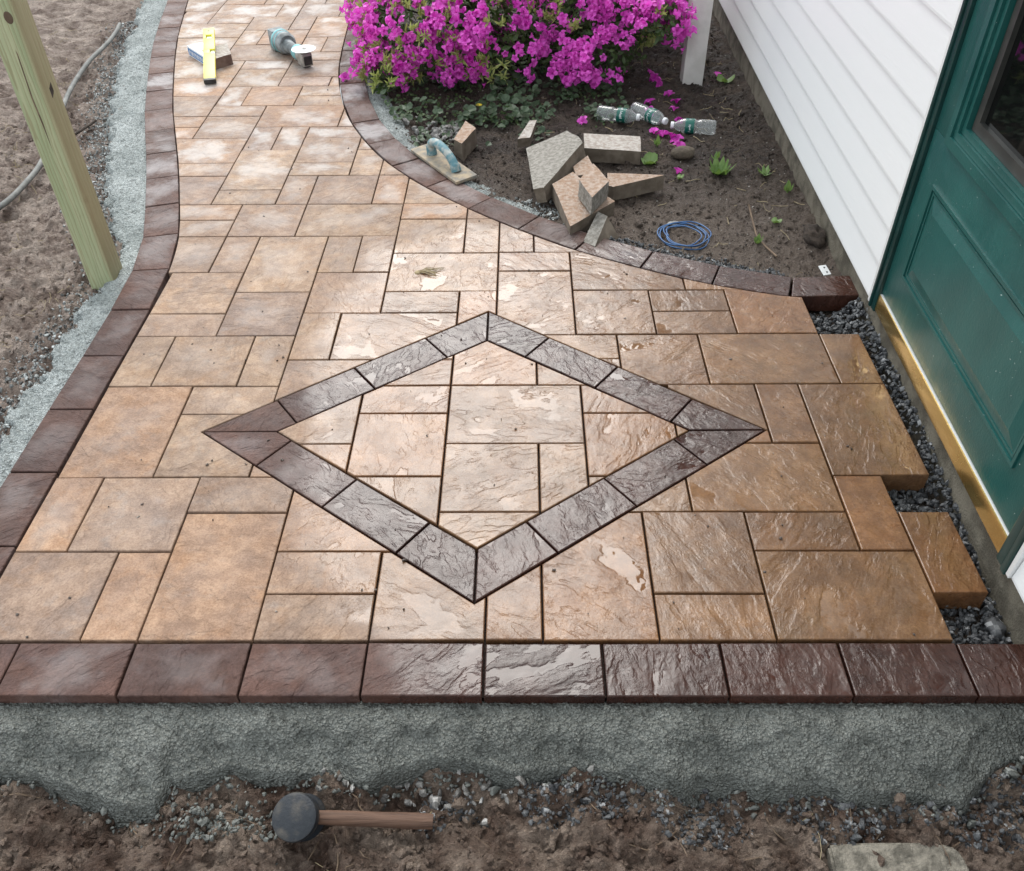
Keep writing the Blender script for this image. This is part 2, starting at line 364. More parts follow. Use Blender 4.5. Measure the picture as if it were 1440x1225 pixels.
MAT['cutside'] = simple('sawn paver side', (0.12, 0.095, 0.070), (0.19, 0.155, 0.12), 22, 0.9, 0.002, 200)
MAT['cutbrown'] = simple('brown paver offcut', (0.12, 0.075, 0.06), (0.19, 0.13, 0.105), 22, 0.8, 0.004, 80)
MAT['dusty'] = simple('dust covered top', (0.46, 0.43, 0.395), (0.31, 0.265, 0.23), 60, 0.9, 0.008, 70)
MAT['blue'] = simple('blue print', (0.03, 0.17, 0.42), None, rough=0.5)
MAT['white'] = simple('white card', (0.72, 0.74, 0.75), None, rough=0.6)
MAT['wire'] = simple('blue wire', (0.025, 0.085, 0.22), (0.04, 0.13, 0.30), 20, 0.4)
MAT['boulder'] = simple('brown fieldstone', (0.065, 0.050, 0.036), (0.115, 0.092, 0.066), 24, 0.9, 0.006, 90)
MAT['slab'] = simple('grey tan flagstone', (0.11, 0.10, 0.08), (0.27, 0.245, 0.20), 42, 0.85, 0.012, 90)
MAT['bark'] = simple('dark wood', (0.030, 0.022, 0.017), (0.075, 0.056, 0.043), 30, 0.95, 0.01, 60)
MAT['twig'] = simple('dry twig', (0.10, 0.066, 0.042), (0.19, 0.135, 0.09), 30, 0.8)
MAT['straw'] = simple('straw', (0.30, 0.235, 0.13), (0.42, 0.35, 0.22), 40, 0.8)
MAT['roof'] = simple('roof shingle', (0.07, 0.07, 0.075), (0.12, 0.12, 0.125), 30, 0.9, 0.004)
MAT['label'] = simple('green bottle label', (0.008, 0.11, 0.085), None, rough=0.35)

def leaf_material(name, c1, c2, rough=0.5):
    t = NT(name); pos = t.n('NewGeometry', out=0)
    w = t.n('TexWhiteNoise', out=0, props=dict(noise_dimensions='3D'), Vector=t.n('VectorMath', props=dict(operation='SNAP'), i0=pos, i1=(0.02, 0.02, 0.02)))
    c = t.mix(t.math('MULTIPLY', t.math('ADD', w, t.noise(pos, 5.0, 3)), 0.5), c1, c2)
    t.done(Base_Color=c, Roughness=rough)
    tr = t.n('BsdfTranslucent', Color=t.mix(1.0, c, (1.3, 1.3, 0.9), 'MULTIPLY'))
    mx = t.n('MixShader', i0=0.28, i1=t.b.outputs[0], i2=tr)
    t.t.links.new(mx, t.t.nodes['Material Output'].inputs[0]); return t.m
MAT['leaf'] = leaf_material('azalea leaf', (0.026, 0.058, 0.018), (0.095, 0.150, 0.048))
MAT['newleaf'] = leaf_material('fresh azalea shoots', (0.20, 0.27, 0.06), (0.50, 0.53, 0.22))
MAT['ivy'] = leaf_material('ground cover leaf', (0.022, 0.050, 0.020), (0.075, 0.120, 0.060))
MAT['weed'] = leaf_material('weed leaf', (0.10, 0.19, 0.045), (0.20, 0.30, 0.10))
def petal_material():
    t = NT('magenta petal'); pos = t.n('NewGeometry', out=0); r_o = t.n('ObjectInfo', out=5)
    w = t.n('TexWhiteNoise', out=0, props=dict(noise_dimensions='3D'), Vector=t.n('VectorMath', props=dict(operation='SNAP'), i0=pos, i1=(0.03, 0.03, 0.03)))
    k = t.math('MULTIPLY', t.math('ADD', t.math('ADD', r_o, w), t.noise(pos, 60.0, 3)), 0.333)
    c = t.mix(t.ramp(k, 0.2, 0.8), (0.44, 0.008, 0.32), (0.88, 0.15, 0.74))
    t.done(Base_Color=c, Roughness=0.55)
    tr = t.n('BsdfTranslucent', Color=t.mix(1.0, c, (1.15, 1.0, 1.1), 'MULTIPLY')); mx = t.n('MixShader', i0=0.35, i1=t.b.outputs[0], i2=tr)
    t.t.links.new(mx, t.t.nodes['Material Output'].inputs[0]); return t.m
MAT['petal'] = petal_material()
MAT['yellowflower'] = leaf_material('yellow flower', (0.75, 0.55, 0.02), (0.8, 0.62, 0.05))

def glass_material():
    t = NT('dark door glass'); return t.done(Base_Color=(0.004, 0.005, 0.005), Roughness=0.03, Specular_IOR_Level=0.6)
MAT['glass'] = glass_material()
def bottle_material():
    t = NT('clear bottle plastic')
    t.done(Base_Color=(0.93, 0.97, 0.97), Roughness=0.10, Transmission_Weight=0.0, Specular_IOR_Level=0.6)
    tr = t.n('BsdfTransparent', Color=(0.93, 0.95, 0.95)); gl = t.n('BsdfGlossy', Color=(1, 1, 1), Roughness=0.16)
    lw = t.n('LayerWeight', out=1, Blend=0.35)
    f = t.ramp(lw, 0.0, 0.95, 0.03, 0.40); mx = t.n('MixShader', i0=f, i1=tr, i2=gl)
    df = t.n('BsdfDiffuse', Color=(0.75, 0.8, 0.8)); m2 = t.n('MixShader', i0=0.13, i1=mx, i2=df)
    t.t.links.new(m2, t.t.nodes['Material Output'].inputs[0]); return t.m
MAT['bottle'] = bottle_material()

# ------------------------------------------------------------------ paving layout (modules)
L_IN = [(-9.03, -3), (-9.03, 2), (-9.03, 7), (-9.03, 9.6), (-9.12, 12), (-9.42, 14), (-9.99, 16.04), (-10.92, 19.04), (-11.87, 21.83), (-12.56, 23.91), (-13.43, 26.9), (-14.11, 29.38), (-14.7, 31.67), (-15.3, 34.48), (-15.95, 37.7), (-16.6, 41), (-17.3, 45)]
R_IN = [(9.0, 10.64), (7.66, 10.66), (5.72, 11.28), (3.85, 12.16), (2.09, 13.18), (0.39, 14.46), (-1.12, 15.8), (-2.53, 17.27), (-3.83, 18.94), (-4.87, 20.8), (-5.69, 22.75), (-6.25, 24.7), (-6.71, 26.85), (-6.98, 28.85), (-7.19, 31.47), (-7.38, 34.25), (-7.6, 37.5), (-7.8, 41), (-8.0, 45)]
LSP = np.array(spline(L_IN, 8)); 
_rs = np.array(spline(R_IN[1:], 8)); RSP = np.vstack([[[9.0, 10.655]], _rs])
def xl(y): return np.interp(y, LSP[:, 1], LSP[:, 0])
def xr(y):
    y = np.asarray(y, float)
    return np.where(y < 10.66, 99.0, np.interp(y, RSP[:, 1], RSP[:, 0]))

def offset_pts(P, d):
    """points moved by d to the right of travel"""
    P = np.array(P, float); T = np.gradient(P, axis=0); T /= np.linalg.norm(T, axis=1)[:, None]
    return P + d * np.c_[T[:, 1], -T[:, 0]]
LO = offset_pts(LSP, -1.04); RO = offset_pts(_rs, 1.04)
def xlo(y): return np.interp(y, LO[:, 1], LO[:, 0])
ro_s = RO[np.argsort(RO[:, 1])]
def xro(y):
    y = np.asarray(y, float); return np.where(y < 11.66, 99.0, np.interp(y, ro_s[:, 1], ro_s[:, 0]))

TILES = '''-9 -7 0 2;-7 -6 0 2;-6 -4 0 3;-4 -2 0 1;-4 -2 1 2;-2 0 0 2 o;0 1 0 2 o;1 3 0 3 o;3 5 0 1;3 5 1 3;5 8 0 2;5 7 2 3;7 8 2 4;8 9 1 3
-9 -8 2 4;-8 -6 2 4;-6 -4 3 4;-4 -1.7 2 4 o;-5 -3 4 5;-3 -1 4 6;-3 -1 2 4 i;-1 1 1 3 i;-1 1 3 5;1 2 3 5;2 4 4 6;2 4 3 4;4 7 3 5;6 7 5 7;7 9 4 7;4 6 5.41 7 o;4 6 5 5.41 o;4 6 5 7 i
2 4 6 7;-1 2 5 7;-3 -1 6 7;-5 -3 5 8;-3 -1 7 8;-1 1 7 9 i;1 3 7 8;1 3 8 9;3 5 7 9;5 8 7 9;8 9 7 9
-9 -7 4 7;-7 -5 4 6;-7 -5 6 7;-9 -8 7 9;-8 -6 7 9;-6 -5 7 9;-5 -4 8 10;-4 -1 8 10;-9 -7 9 10;-9 -7 10 12;-7 -5 9 11;-7 -5 11 14;-5 -3 10 12;-3 -1 10 11;-1 0 9 11 o;-3 0 11 13;0 2 9 12;2 4 9 11;4 6 10 11;4 6 9 10;6 8 9 11.5
2 5 11 13;5 7 11 12;0 2 12 13;-5 -4 12 14;-4 -3 12 14;-10 -8 12 14;-8 -7 12 14;-10.5 -8 15 16;-10.5 -8 14 15;-8 -6 14 16;-6 -3 14 16;-3 -1 13 15;-3 -1 15 16;-1 0 13 15;0 1 13 15;1 3 13 14;-1 1 15 16
-3 -1 16 18;-4 -3 16 18;-6 -4 16 18;-7 -6 16 18;-9 -7 16 17;-9 -7 17 20;-11 -9 16 18;-11.5 -9 18 19;-12 -9 19 21;-7 -5 18 19;-7 -5 19 21;-5 -4 18 20;-5 -4 20 21;-4 -2 18 20
-7 -5 21 22;-9 -8 20 22;-8 -7 20 22;-9 -6 22 24;-6 -5 22 24;-11 -9 21 23;-11 -9 23 24;-13 -11 21 22;-13 -11 22 23;-13 -11 23 25;-11 -10 24 26;-10 -8 24 26;-8 -6 25 26;-8 -6 24 25;-14 -11 25 27;-11 -9 26 28;-11 -9 28 29;-9 -7 26 27;-7 -6 26 27;-9 -6.7 27 29
-14.5 -11 27 29;-14.5 -12 29 30;-12 -9 29 31;-15 -12 30 32;-9 -6.8 29 30;-9 -8 30 32;-8 -6.8 30 32;-12 -11 31 33;-11 -9 31 33;-15.5 -12 32 34;-12 -10 33 35;-10 -9 33 35;-9 -7 32 34;-9 -7 34 35;-15.5 -14 34 36;-14 -12 34 35;-14 -11 35 37;-11 -10 35 37;-10 -8 35 37;-8 -7 35 37;-16.5 -14 36 38
-14 -12 37 39;-12 -10 37 38;-12 -10 38 40;-10 -9 37 39;-9 -7 37 39;-17 -14 38 40;-14 -12 39 41;-10 -7 39 41;-12 -10 40 42;-17 -14 40 42;-14 -12 41 43;-10 -7 41 43'''
TILES = [tuple(float(v) for v in q.split()[:4]) + tuple(q.split()[4:]) for q in TILES.replace('\n', ';').split(';') if q.strip()]
DC = np.array([-0.21, 5.41]); DHX, DHY, IHX, IHY = 6.15, 4.62, 4.50, 3.36
D_OUT = [DC + v for v in np.array([(0, -DHY), (DHX, 0), (0, DHY), (-DHX, 0)])]
D_IN = [DC + v for v in np.array([(0, -IHY), (IHX, 0), (0, IHY), (-IHX, 0)])]

def area(P): P = np.array(P); x, y = P[:, 0], P[:, 1]; return 0.5 * np.sum(x * np.roll(y, -1) - y * np.roll(x, -1))
def clip_half(P, a, b):
    """keep the part left of a->b"""
    out = []; n = len(P); e = b - a
    sd = [e[0] * (p[1] - a[1]) - e[1] * (p[0] - a[0]) for p in P]
    for i in range(n):
        j = (i + 1) % n
        if sd[i] >= 0: out.append(P[i])
        if (sd[i] > 0) != (sd[j] > 0) and abs(sd[i] - sd[j]) > 1e-9:
            t = sd[i] / (sd[i] - sd[j])
            if 1e-6 < t < 1 - 1e-6: out.append(P[i] + t * (P[j] - P[i]))
    return out
def clip_convex(P, Q):
    P = [np.array(p, float) for p in P]
    for i in range(len(Q)):
        if len(P) < 3: return []
        P = clip_half(P, Q[i], Q[(i + 1) % len(Q)])
    return P
def inside(p, Q): return all((Q[(i + 1) % len(Q)][0] - Q[i][0]) * (p[1] - Q[i][1]) - (Q[(i + 1) % len(Q)][1] - Q[i][1]) * (p[0] - Q[i][0]) > 0 for i in range(len(Q)))
def minus_convex(P, Q):
    """polygon P (ccw) minus convex Q (ccw) -> list of polygons"""
    P = [np.array(p, float) for p in P]; nQ = len(Q); seq = []
    for i in range(len(P)):
        a, b = P[i], P[(i + 1) % len(P)]; seq.append((a, None)); hits = []
        for k in range(nQ):
            c, d = Q[k], Q[(k + 1) % nQ]; r = b - a; s_ = d - c; den = r[0] * s_[1] - r[1] * s_[0]
            if abs(den) < 1e-12: continue
            t = ((c - a)[0] * s_[1] - (c - a)[1] * s_[0]) / den; u = ((c - a)[0] * r[1] - (c - a)[1] * r[0]) / den
            if 1e-9 < t < 1 - 1e-9 and 0 <= u <= 1: hits.append((t, a + t * r, k + u))
        for t, q, k in sorted(hits, key=lambda z: z[0]): seq.append((q, k))
    if all(s_[1] is None for s_ in seq): return [] if inside(sum(P) / len(P), Q) else [P]
    n = len(seq)
    outseg = [not inside((seq[i][0] + seq[(i + 1) % n][0]) / 2, Q) for i in range(n)]
    chains = []
    for i in range(n):
        if outseg[i] and not outseg[i - 1]:
            ch = [seq[i]]; j = i
            while outseg[j % n]: j += 1; ch.append(seq[j % n])
            chains.append(ch)
    polys = []; left = list(range(len(chains)))
    while left:
        c0 = left[0]; poly = []; cur = c0
        while True:
            if cur in left: left.remove(cur)
            ch = chains[cur]; poly += [q for q, _ in ch]; ke = ch[-1][1]
            if ke is None: break
            # walk Q backwards from ke to the nearest chain start
            best = min(range(len(chains)), key=lambda c: ((ke - chains[c][0][1]) % nQ) if chains[c][0][1] is not None else 99)
            span = (ke - chains[best][0][1]) % nQ; kk = math.floor(ke) if ke != math.floor(ke) else ke - 1
            while (ke - kk) % nQ < span - 1e-9 and (ke - kk) % nQ > 1e-9: poly.append(np.array(Q[int(kk) % nQ], float)); kk -= 1
            if best == c0: break
            cur = best
        polys.append(poly)
    return polys
def tidy(P):
    """drop doubled and collinear points"""
    P = [np.array(p, float) for p in P]; ch = True
    while ch and len(P) > 3:
        ch = False
        for i in range(len(P)):
            a, b, c = P[i - 1], P[i], P[(i + 1) % len(P)]
            cr = (b - a)[0] * (c - b)[1] - (b - a)[1] * (c - b)[0]
            if np.linalg.norm(b - a) < 0.03 or abs(cr) < 0.0012 * (np.linalg.norm(b - a) + np.linalg.norm(c - b)): P.pop(i); ch = True; break
    return P
def inset(P, d):
    n = len(P); out = []
    for i in range(n):
        a, b, c = P[i - 1], P[i], P[(i + 1) % n]
        e1 = (b - a) / np.linalg.norm(b - a); e2 = (c - b) / np.linalg.norm(c - b)
        n1 = np.array([-e1[1], e1[0]]); n2 = np.array([-e2[1], e2[0]]); k = 1 + n1 @ n2
        off = (n1 + n2) / max(k, 0.25); ln = np.linalg.norm(off)
        if ln > 2.2: off *= 2.2 / ln
        out.append(b + d * off)
    return out
def tile_poly(x0, x1, y0, y1):
    ys = np.unique(np.r_[y0, y1, np.linspace(y0, y1, 33)])
    L = np.maximum(x0, xl(ys)); R = np.minimum(x1, xr(ys)); ok = R - L > 0.015
    if ok.sum() < 2: return None
    ys, L, R = ys[ok], L[ok], R[ok]
    P = [np.array((r, y)) for r, y in zip(R, ys)] + [np.array((l, y)) for l, y in zip(L[::-1], ys[::-1])]
    return tidy(P)

paving = mk('paved_walkway', [(x, y, -0.16) for x, y in [(8.0, -1.0), (8.0, 10.0), (7.3, 10.6)] + [tuple(p) for p in RSP[2:]] + [tuple(p) for p in LSP[::-1] if p[1] > -1.0] + [(-13.5, -1.0)]],
            [tuple(range(len(RSP) - 2 + 3 + sum(1 for p in LSP if p[1] > -1.0) + 1))], MAT['joint'])
tag(paving, kind='structure')

def paver(name, P, mat, tint, gap=0.017, bev=0.022, th=0.48, zj=0.010, tilt=0.004):
    P = tidy(P)
    if len(P) < 3 or area(P) < 0.014: return None
    c = sum(P) / len(P); Q = [p - c for p in inset(P, gap)]
    if area(Q) < 0.004: return None
    rings = [(Q, -th), (Q, -bev), (inset(Q, bev * 0.32), -bev * 0.30), (inset(Q, bev), 0.0)]
    n = len(Q); V = []; F = []
    for R, z in rings: V += [(p[0], p[1], z) for p in R]
    for j in range(3):
        for i in range(n): k = (i + 1) % n; F.append((j * n + i, j * n + k, (j + 1) * n + k, (j + 1) * n + i))
    F.append(tuple(3 * n + i for i in range(n)))
    o = mk(name, V, F, mat, paving, (c[0], c[1], random.uniform(-zj, zj)), (random.gauss(0, tilt), random.gauss(0, tilt), 0))
    o.color = (*tint, 1); return o

TINTS = [(0.40, 0.268, 0.186), (0.385, 0.28, 0.205), (0.375, 0.275, 0.21), (0.405, 0.272, 0.188), (0.35, 0.255, 0.195), (0.40, 0.295, 0.218), (0.36, 0.268, 0.215), (0.37, 0.26, 0.19)]
prs = random.Random(5)
for t in TILES:
    P = tile_poly(*t[:4]); flag = t[4] if len(t) > 4 else ''
    if P is None: continue
    tint = prs.choice(TINTS); f = prs.uniform(0.84, 1.02); tint = tuple(v * f for v in tint)
    far_from = t[0] > DC[0] + DHX or t[1] < DC[0] - DHX or t[2] > DC[1] + DHY or t[3] < DC[1] - DHY
    parts = [P] if far_from else ([] if flag == 'i' else minus_convex(P, D_OUT))
    inner = [] if far_from or flag == 'o' else clip_convex(P, D_IN)
    for q in parts + ([inner] if len(inner) > 2 else []):
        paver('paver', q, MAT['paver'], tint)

BT = [(0.118, 0.066, 0.055), (0.106, 0.061, 0.052), (0.128, 0.072, 0.058), (0.098, 0.055, 0.045)]
def btint(): f = prs.uniform(0.9, 1.12); return tuple(v * f for v in prs.choice(BT))
# diamond inlay: four mitred sides of four cut pieces
for i in range(4):
    A, B = D_OUT[i], D_OUT[(i + 1) % 4]; a, b = D_IN[i], D_IN[(i + 1) % 4]
    L = np.linalg.norm(B - A); e = (B - A) / L; nn = np.array([-e[1], e[0]]); w = (a - A) @ nn
    ds = [1.92, 3.92, 5.90] if i in (0, 2) else [L - 5.90, L - 3.92, L - 1.92]
    prev = (A, a)
    for d in ds + [None]:
        nxt = (B, b) if d is None else (A + e * d, A + e * d + nn * w)
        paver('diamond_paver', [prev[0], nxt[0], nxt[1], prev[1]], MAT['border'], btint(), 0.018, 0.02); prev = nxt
# straight front border
for x in range(-14, 10, 2):
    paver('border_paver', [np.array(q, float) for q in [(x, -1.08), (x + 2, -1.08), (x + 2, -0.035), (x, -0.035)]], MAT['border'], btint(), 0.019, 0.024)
# curved borders: blocks laid on chords, two modules long
def border(curve, side, start, n):
    C = np.array(curve, float); seg = np.r_[0, np.cumsum(np.linalg.norm(np.diff(C, axis=0), axis=1))]
    at = lambda d: np.array([np.interp(d, seg, C[:, 0]), np.interp(d, seg, C[:, 1])])
    d = start; J = []
    for k in range(n + 1): J.append(at(d)); d += 2.02
    O = offset_pts(J, side * 1.04)
    for k in range(n):
        q = [J[k], J[k + 1], O[k + 1], O[k]]
        if area(q) < 0: q = q[::-1]
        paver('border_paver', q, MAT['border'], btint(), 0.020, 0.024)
i0 = np.argmin(np.abs(LSP[:, 1])); border(LSP[i0:], -1, 0.0, 22)
border(_rs, 1, 0.0, 20)
paver('border_paver', [np.array(q) for q in [(7.70, 10.66), (9.68, 10.70), (9.62, 11.72), (7.98, 11.64)]], MAT['border'], btint(), 0.019, 0.024)

# ------------------------------------------------------------------ ground
def ground_h(x, y):
    dl = xlo(y) - x; front = -1.1 - y
    n1 = fbm(x, y, 0.8, 3, 1.0); n2 = fbm(x, y, 3.2, 4, 5.0); n3 = np.abs(fbm(x, y, 2.1, 3, 9.0))
    n4 = np.abs(fbm(x, y, 7.5, 4, 21.0, 0.65))
    left = 0.24 * n4 - 0.42 - 0.14 * sstep(0.6, 3, dl) + 0.16 * n1 + 0.22 * n2 - 0.22 * n3 * sstep(0.5, 1.5, dl)
    fr = 0.20 * n4 - 0.68 - 0.25 * sstep(0.5, 1.4, front) + (0.16 * n1 + 0.24 * n2 - 0.24 * n3) * sstep(0.4, 1.2, front) - 0.05 * np.abs(fbm(x, y, 9.0, 3, 3.0))
    dr = np.where(y < 11.66, 0, np.clip(x - xro(y), 0, 9)); dw = np.clip(9.6 - x, 0, 5)
    gar = 0.13 * n4 - 0.16 - 0.24 * sstep(0.0, 3.0, dr) - 0.12 * sstep(18, 28, y) + 0.06 * n1 + 0.12 * n2 + 0.05 * sstep(0.6, 0, dw)
    h = np.full(np.shape(x), -0.62)
    isg = (y > 11.62) & (x > xro(y) - 0.02)
    h = np.where(isg, gar, h); h = np.where(dl > 0.02, left, h)
    h = np.where(y < -1.06, fr, h)
    h = np.where((y >= -1.06) & (x > 7.9) & (y < 10.7), -0.60 + 0.04 * n2, h)
    return h
def axis(segs):
    out = []
    for a, b, d in segs: out.append(np.arange(a, b, d))
    return np.concatenate(out + [[segs[-1][1]]])
gx = axis([(-400, -60, 40), (-60, -24, 4), (-24, -19, 0.4), (-19, 10.2, 0.075), (10.2, 16, 0.5), (16, 40, 4), (40, 400, 40)])
gy = axis([(-300, -30, 30), (-30, -6, 3), (-6, -4.2, 0.3), (-4.2, -1.0, 0.045), (-1.0, 40, 0.085), (40, 60, 2), (60, 400, 34)])
GX, GY = np.meshgrid(gx, gy); GZ = ground_h(GX, GY)
nx, ny = len(gx), len(gy); idx = np.arange(nx * ny).reshape(ny, nx)
GF = np.stack([idx[:-1, :-1], idx[:-1, 1:], idx[1:, 1:], idx[1:, :-1]], -1).reshape(-1, 4)
cx = (GX[:-1, :-1] + GX[1:, 1:]).ravel() / 2; cy_ = (GY[:-1, :-1] + GY[1:, 1:]).ravel() / 2
keep = ~((cy_ > -0.6) & (cy_ < 39) & (cx > xlo(cy_) + 0.5) & (cx < np.minimum(xro(cy_) - 0.5, 7.5)))
ground = mk_np('ground', np.c_[GX.ravel(), GY.ravel(), GZ.ravel()], GF[keep], MAT['soil'], smooth=True)
tag(ground, kind='structure')

# mortar haunching along the paving edge: rough real relief that sinks into the soil at its rim
def mortar(name, U, Vv, pos, hfun, mat):
    UU, VV = np.meshgrid(U, Vv); X, Y = pos(UU, VV); Z = hfun(UU, VV, X, Y)
    n, m = len(U), len(Vv); ii = np.arange(n * m).reshape(m, n)
    F = np.stack([ii[:-1, :-1], ii[:-1, 1:], ii[1:, 1:], ii[1:, :-1]], -1).reshape(-1, 4)
    o = mk_np(name, np.c_[X.ravel(), Y.ravel(), Z.ravel()], F, mat, smooth=True); tag(o, kind='structure'); return o
EDGE = np.array([(-14, 1.1), (-8.6, 1.1), (-7.75, 1.08), (-7.1, .98), (-6.3, 1.3), (-5.6, 1.5), (-5.1, 1.55), (-4.95, 1.1), (-4.0, .88), (-3.4, 1.0), (-2.85, .95), (-1.8, 1.12), (-.7, .86), (.24, .98), (1.2, .96), (2.2, .9), (2.83, 1.18), (3.75, 1.08), (4.63, 1.2), (5.3, 1.1), (5.7, 1.32), (7.45, 1.4), (8.07, .95), (8.8, .72), (12, .7)])
def front_h(U, V, X, Y):
    d = V; e = np.interp(X, EDGE[:, 0], EDGE[:, 1]) + 0.12 * fbm(X, Y, 2.2, 3, 3.3)
    z = -0.20 - 0.07 * d - 0.30 * sstep(0.30 * e, 1.0 * e, d) - 0.04 * sstep(0.1, 0.0, d)
    z += (0.13 * fbm(X, Y, 1.1, 3, 7.7) + 0.055 * fbm(X, Y, 4.0, 4, 2.2)) * sstep(0.0, 0.3, d) + 0.045 * np.abs(fbm(X, Y, 9, 4, 4.1, 0.7)) * 2 + 0.028 * (RNG.random(X.shape) - 0.5)
    ledge = sstep(-0.03, 0.05, fbm(X, Y, 0.9, 3, 12.5) + (d - 0.62 * e) * 1.2)
    z -= 0.05 * ledge
    z -= 0.75 * sstep(0.95 * e, 1.22 * e, d)
    return z
mortar('mortar_haunch', np.arange(-13.5, 10.6, 0.032), np.r_[np.arange(-0.04, 1.95, 0.03)], lambda U, V: (U, -1.06 - V), front_h, MAT['mortar_dark'])
LMW = np.array([(0, .95), (5.4, 1.0), (8.2, 1.05), (10.4, .98), (12.9, .7), (15.4, 1.25), (18.4, 1.45), (22.5, 1.5), (26.8, 1.5), (32, 1.4), (45, 1.4)])
def left_pos(U, V): return xlo(U) - V, U
def left_h(U, V, X, Y):
    e = np.interp(Y, LMW[:, 0], LMW[:, 1]) + 0.34 * fbm(X, Y, 1.4, 4, 6.6, 0.65) + 0.30 * fbm(X, Y, 6.0, 3, 2.1); d = V
    z = -0.13 - 0.10 * sstep(0.2 * e, e, d) + 0.03 * fbm(X, Y, 5, 4, 8.8) + 0.09 * np.abs(fbm(X, Y, 9, 3, 1.1, 0.7)) + 0.035 * (RNG.random(X.shape) - 0.5) + 0.02 * fbm(X, Y, 0.9, 2)
    return z - 0.5 * sstep(0.82 * e, 1.12 * e, d)
mortar('mortar_edging', np.arange(-1.0, 40, 0.05), np.r_[np.arange(-0.05, 2.2, 0.045)], left_pos, left_h, MAT['mortar_pale'])
_ra = RO[(RO[:, 1] > 15.2) & (RO[:, 1] < 36)]
def right_pos(U, V):
    y = np.interp(U, np.arange(len(_ra)), _ra[:, 1]); x = np.interp(U, np.arange(len(_ra)), _ra[:, 0])
    T = np.gradient(_ra, axis=0); T /= np.linalg.norm(T, axis=1)[:, None]
    tx = np.interp(U, np.arange(len(_ra)), T[:, 0]); ty = np.interp(U, np.arange(len(_ra)), T[:, 1])
    return x + V * ty, y - V * tx
def right_h(U, V, X, Y):
    e = 0.62 + 0.25 * sstep(19, 23, Y) + 0.2 * fbm(X, Y, 1.5, 3, 2.6)
    z = -0.10 - 0.12 * sstep(0.2, e, V) + 0.03 * fbm(X, Y, 5, 4, 3.8) + 0.08 * np.abs(fbm(X, Y, 9, 3, 7.1, 0.7)) + 0.03 * (RNG.random(X.shape) - 0.5)
    return z - 0.45 * sstep(0.85 * e, 1.15 * e, V)
mortar('mortar_fillet', np.arange(0, len(_ra) - 1, 0.06), np.r_[np.arange(-0.04, 1.4, 0.045)], right_pos, right_h, MAT['mortar_pale'])

# ------------------------------------------------------------------ house
WS = 0.022; W0 = (9.32 - WS * 10.6, 0.0, 0.0)
house = empty('house', W0, -math.atan(WS))
tag(house, 'white vinyl sided house wall with green panelled door and brass sill', 'house')
def hbox(name, s0, s1, z0, z1, x0, x1, mat, bev=0.0, parent=None):
    b = MB().box(((x0 + x1) / 2, (s0 + s1) / 2, (z0 + z1) / 2), (abs(x1 - x0), abs(s1 - s0), abs(z1 - z0)), bev)
    return b.build(name, mat, parent or house, auto=0.6 if bev else None)
EXPO = 0.9; WT = 21.2
hbox('wall_core', -42, 46, 0.62, WT, 0.62, 1.2, MAT['siding'])
hbox('foundation', -42, 46, -1.2, 0.60, 0.17, 1.2, MAT['concrete'])
def sid(name, s0, s1, z0, top=None):
    z1 = min(z0 + EXPO + 0.02, top or 99)
    prof = [(0.16, z0), (0.0, z0), (-0.004, z0 + 0.06), (0.055, z1), (0.16, z1)]
    V = [(x, s, z) for s in (s0, s1) for x, z in prof]; n = len(prof)
    F = [(i, (i + 1) % n, n + (i + 1) % n, n + i) for i in range(n)] + [tuple(range(n - 1, -1, -1)), tuple(range(n, 2 * n))]
    return mk(name, V, F, MAT['siding'], house)
for k in range(23):
    z0 = 0.58 + EXPO * k
    sid('siding_board', 9.68, 46, z0); sid('siding_board', -42, 0.86, z0)
    if z0 > 17.6: sid('siding_board', 0.98, 9.56, z0)
# white channel round the opening, green frame, brass sill
hbox('trim_strip', 9.53, 9.66, 0.56, 18.0, -0.05, 0.16, MAT['white_trim'], 0.015)
hbox('trim_strip', 0.88, 0.99, 0.56, 18.0, -0.05, 0.16, MAT['white_trim'], 0.015)
hbox('trim_strip', 0.88, 9.66, 18.0, 18.12, -0.05, 0.16, MAT['white_trim'], 0.015)
fr = MB()
for s0, s1, d in ((9.41, 9.52, -0.07), (9.20, 9.40, -0.03)): fr.box(((d + 0.5) / 2, (s0 + s1) / 2, 9.2), (0.5 - d, s1 - s0, 17.4), 0.03)
fr.build('door_frame', MAT['green_dark'], house, auto=0.6)
fr = MB()
for s0, s1, d in ((1.0, 1.16, -0.07), (1.17, 1.42, -0.03)): fr.box(((d + 0.5) / 2, (s0 + s1) / 2, 9.2), (0.5 - d, s1 - s0, 17.4), 0.03)
fr.build('door_frame', MAT['green_dark'], house, auto=0.6)
hbox('door_frame', 1.44, 9.18, 17.2, 17.9, -0.03, 0.5, MAT['green_dark'], 0.03)
hbox('brass_sill', 1.43, 9.39, 0.56, 0.985, 0.0, 0.5, MAT['brass'], 0.012)
hbox('sill_lip', 1.45, 9.19, 0.988, 1.004, 0.026, 0.3, MAT['white_trim'])
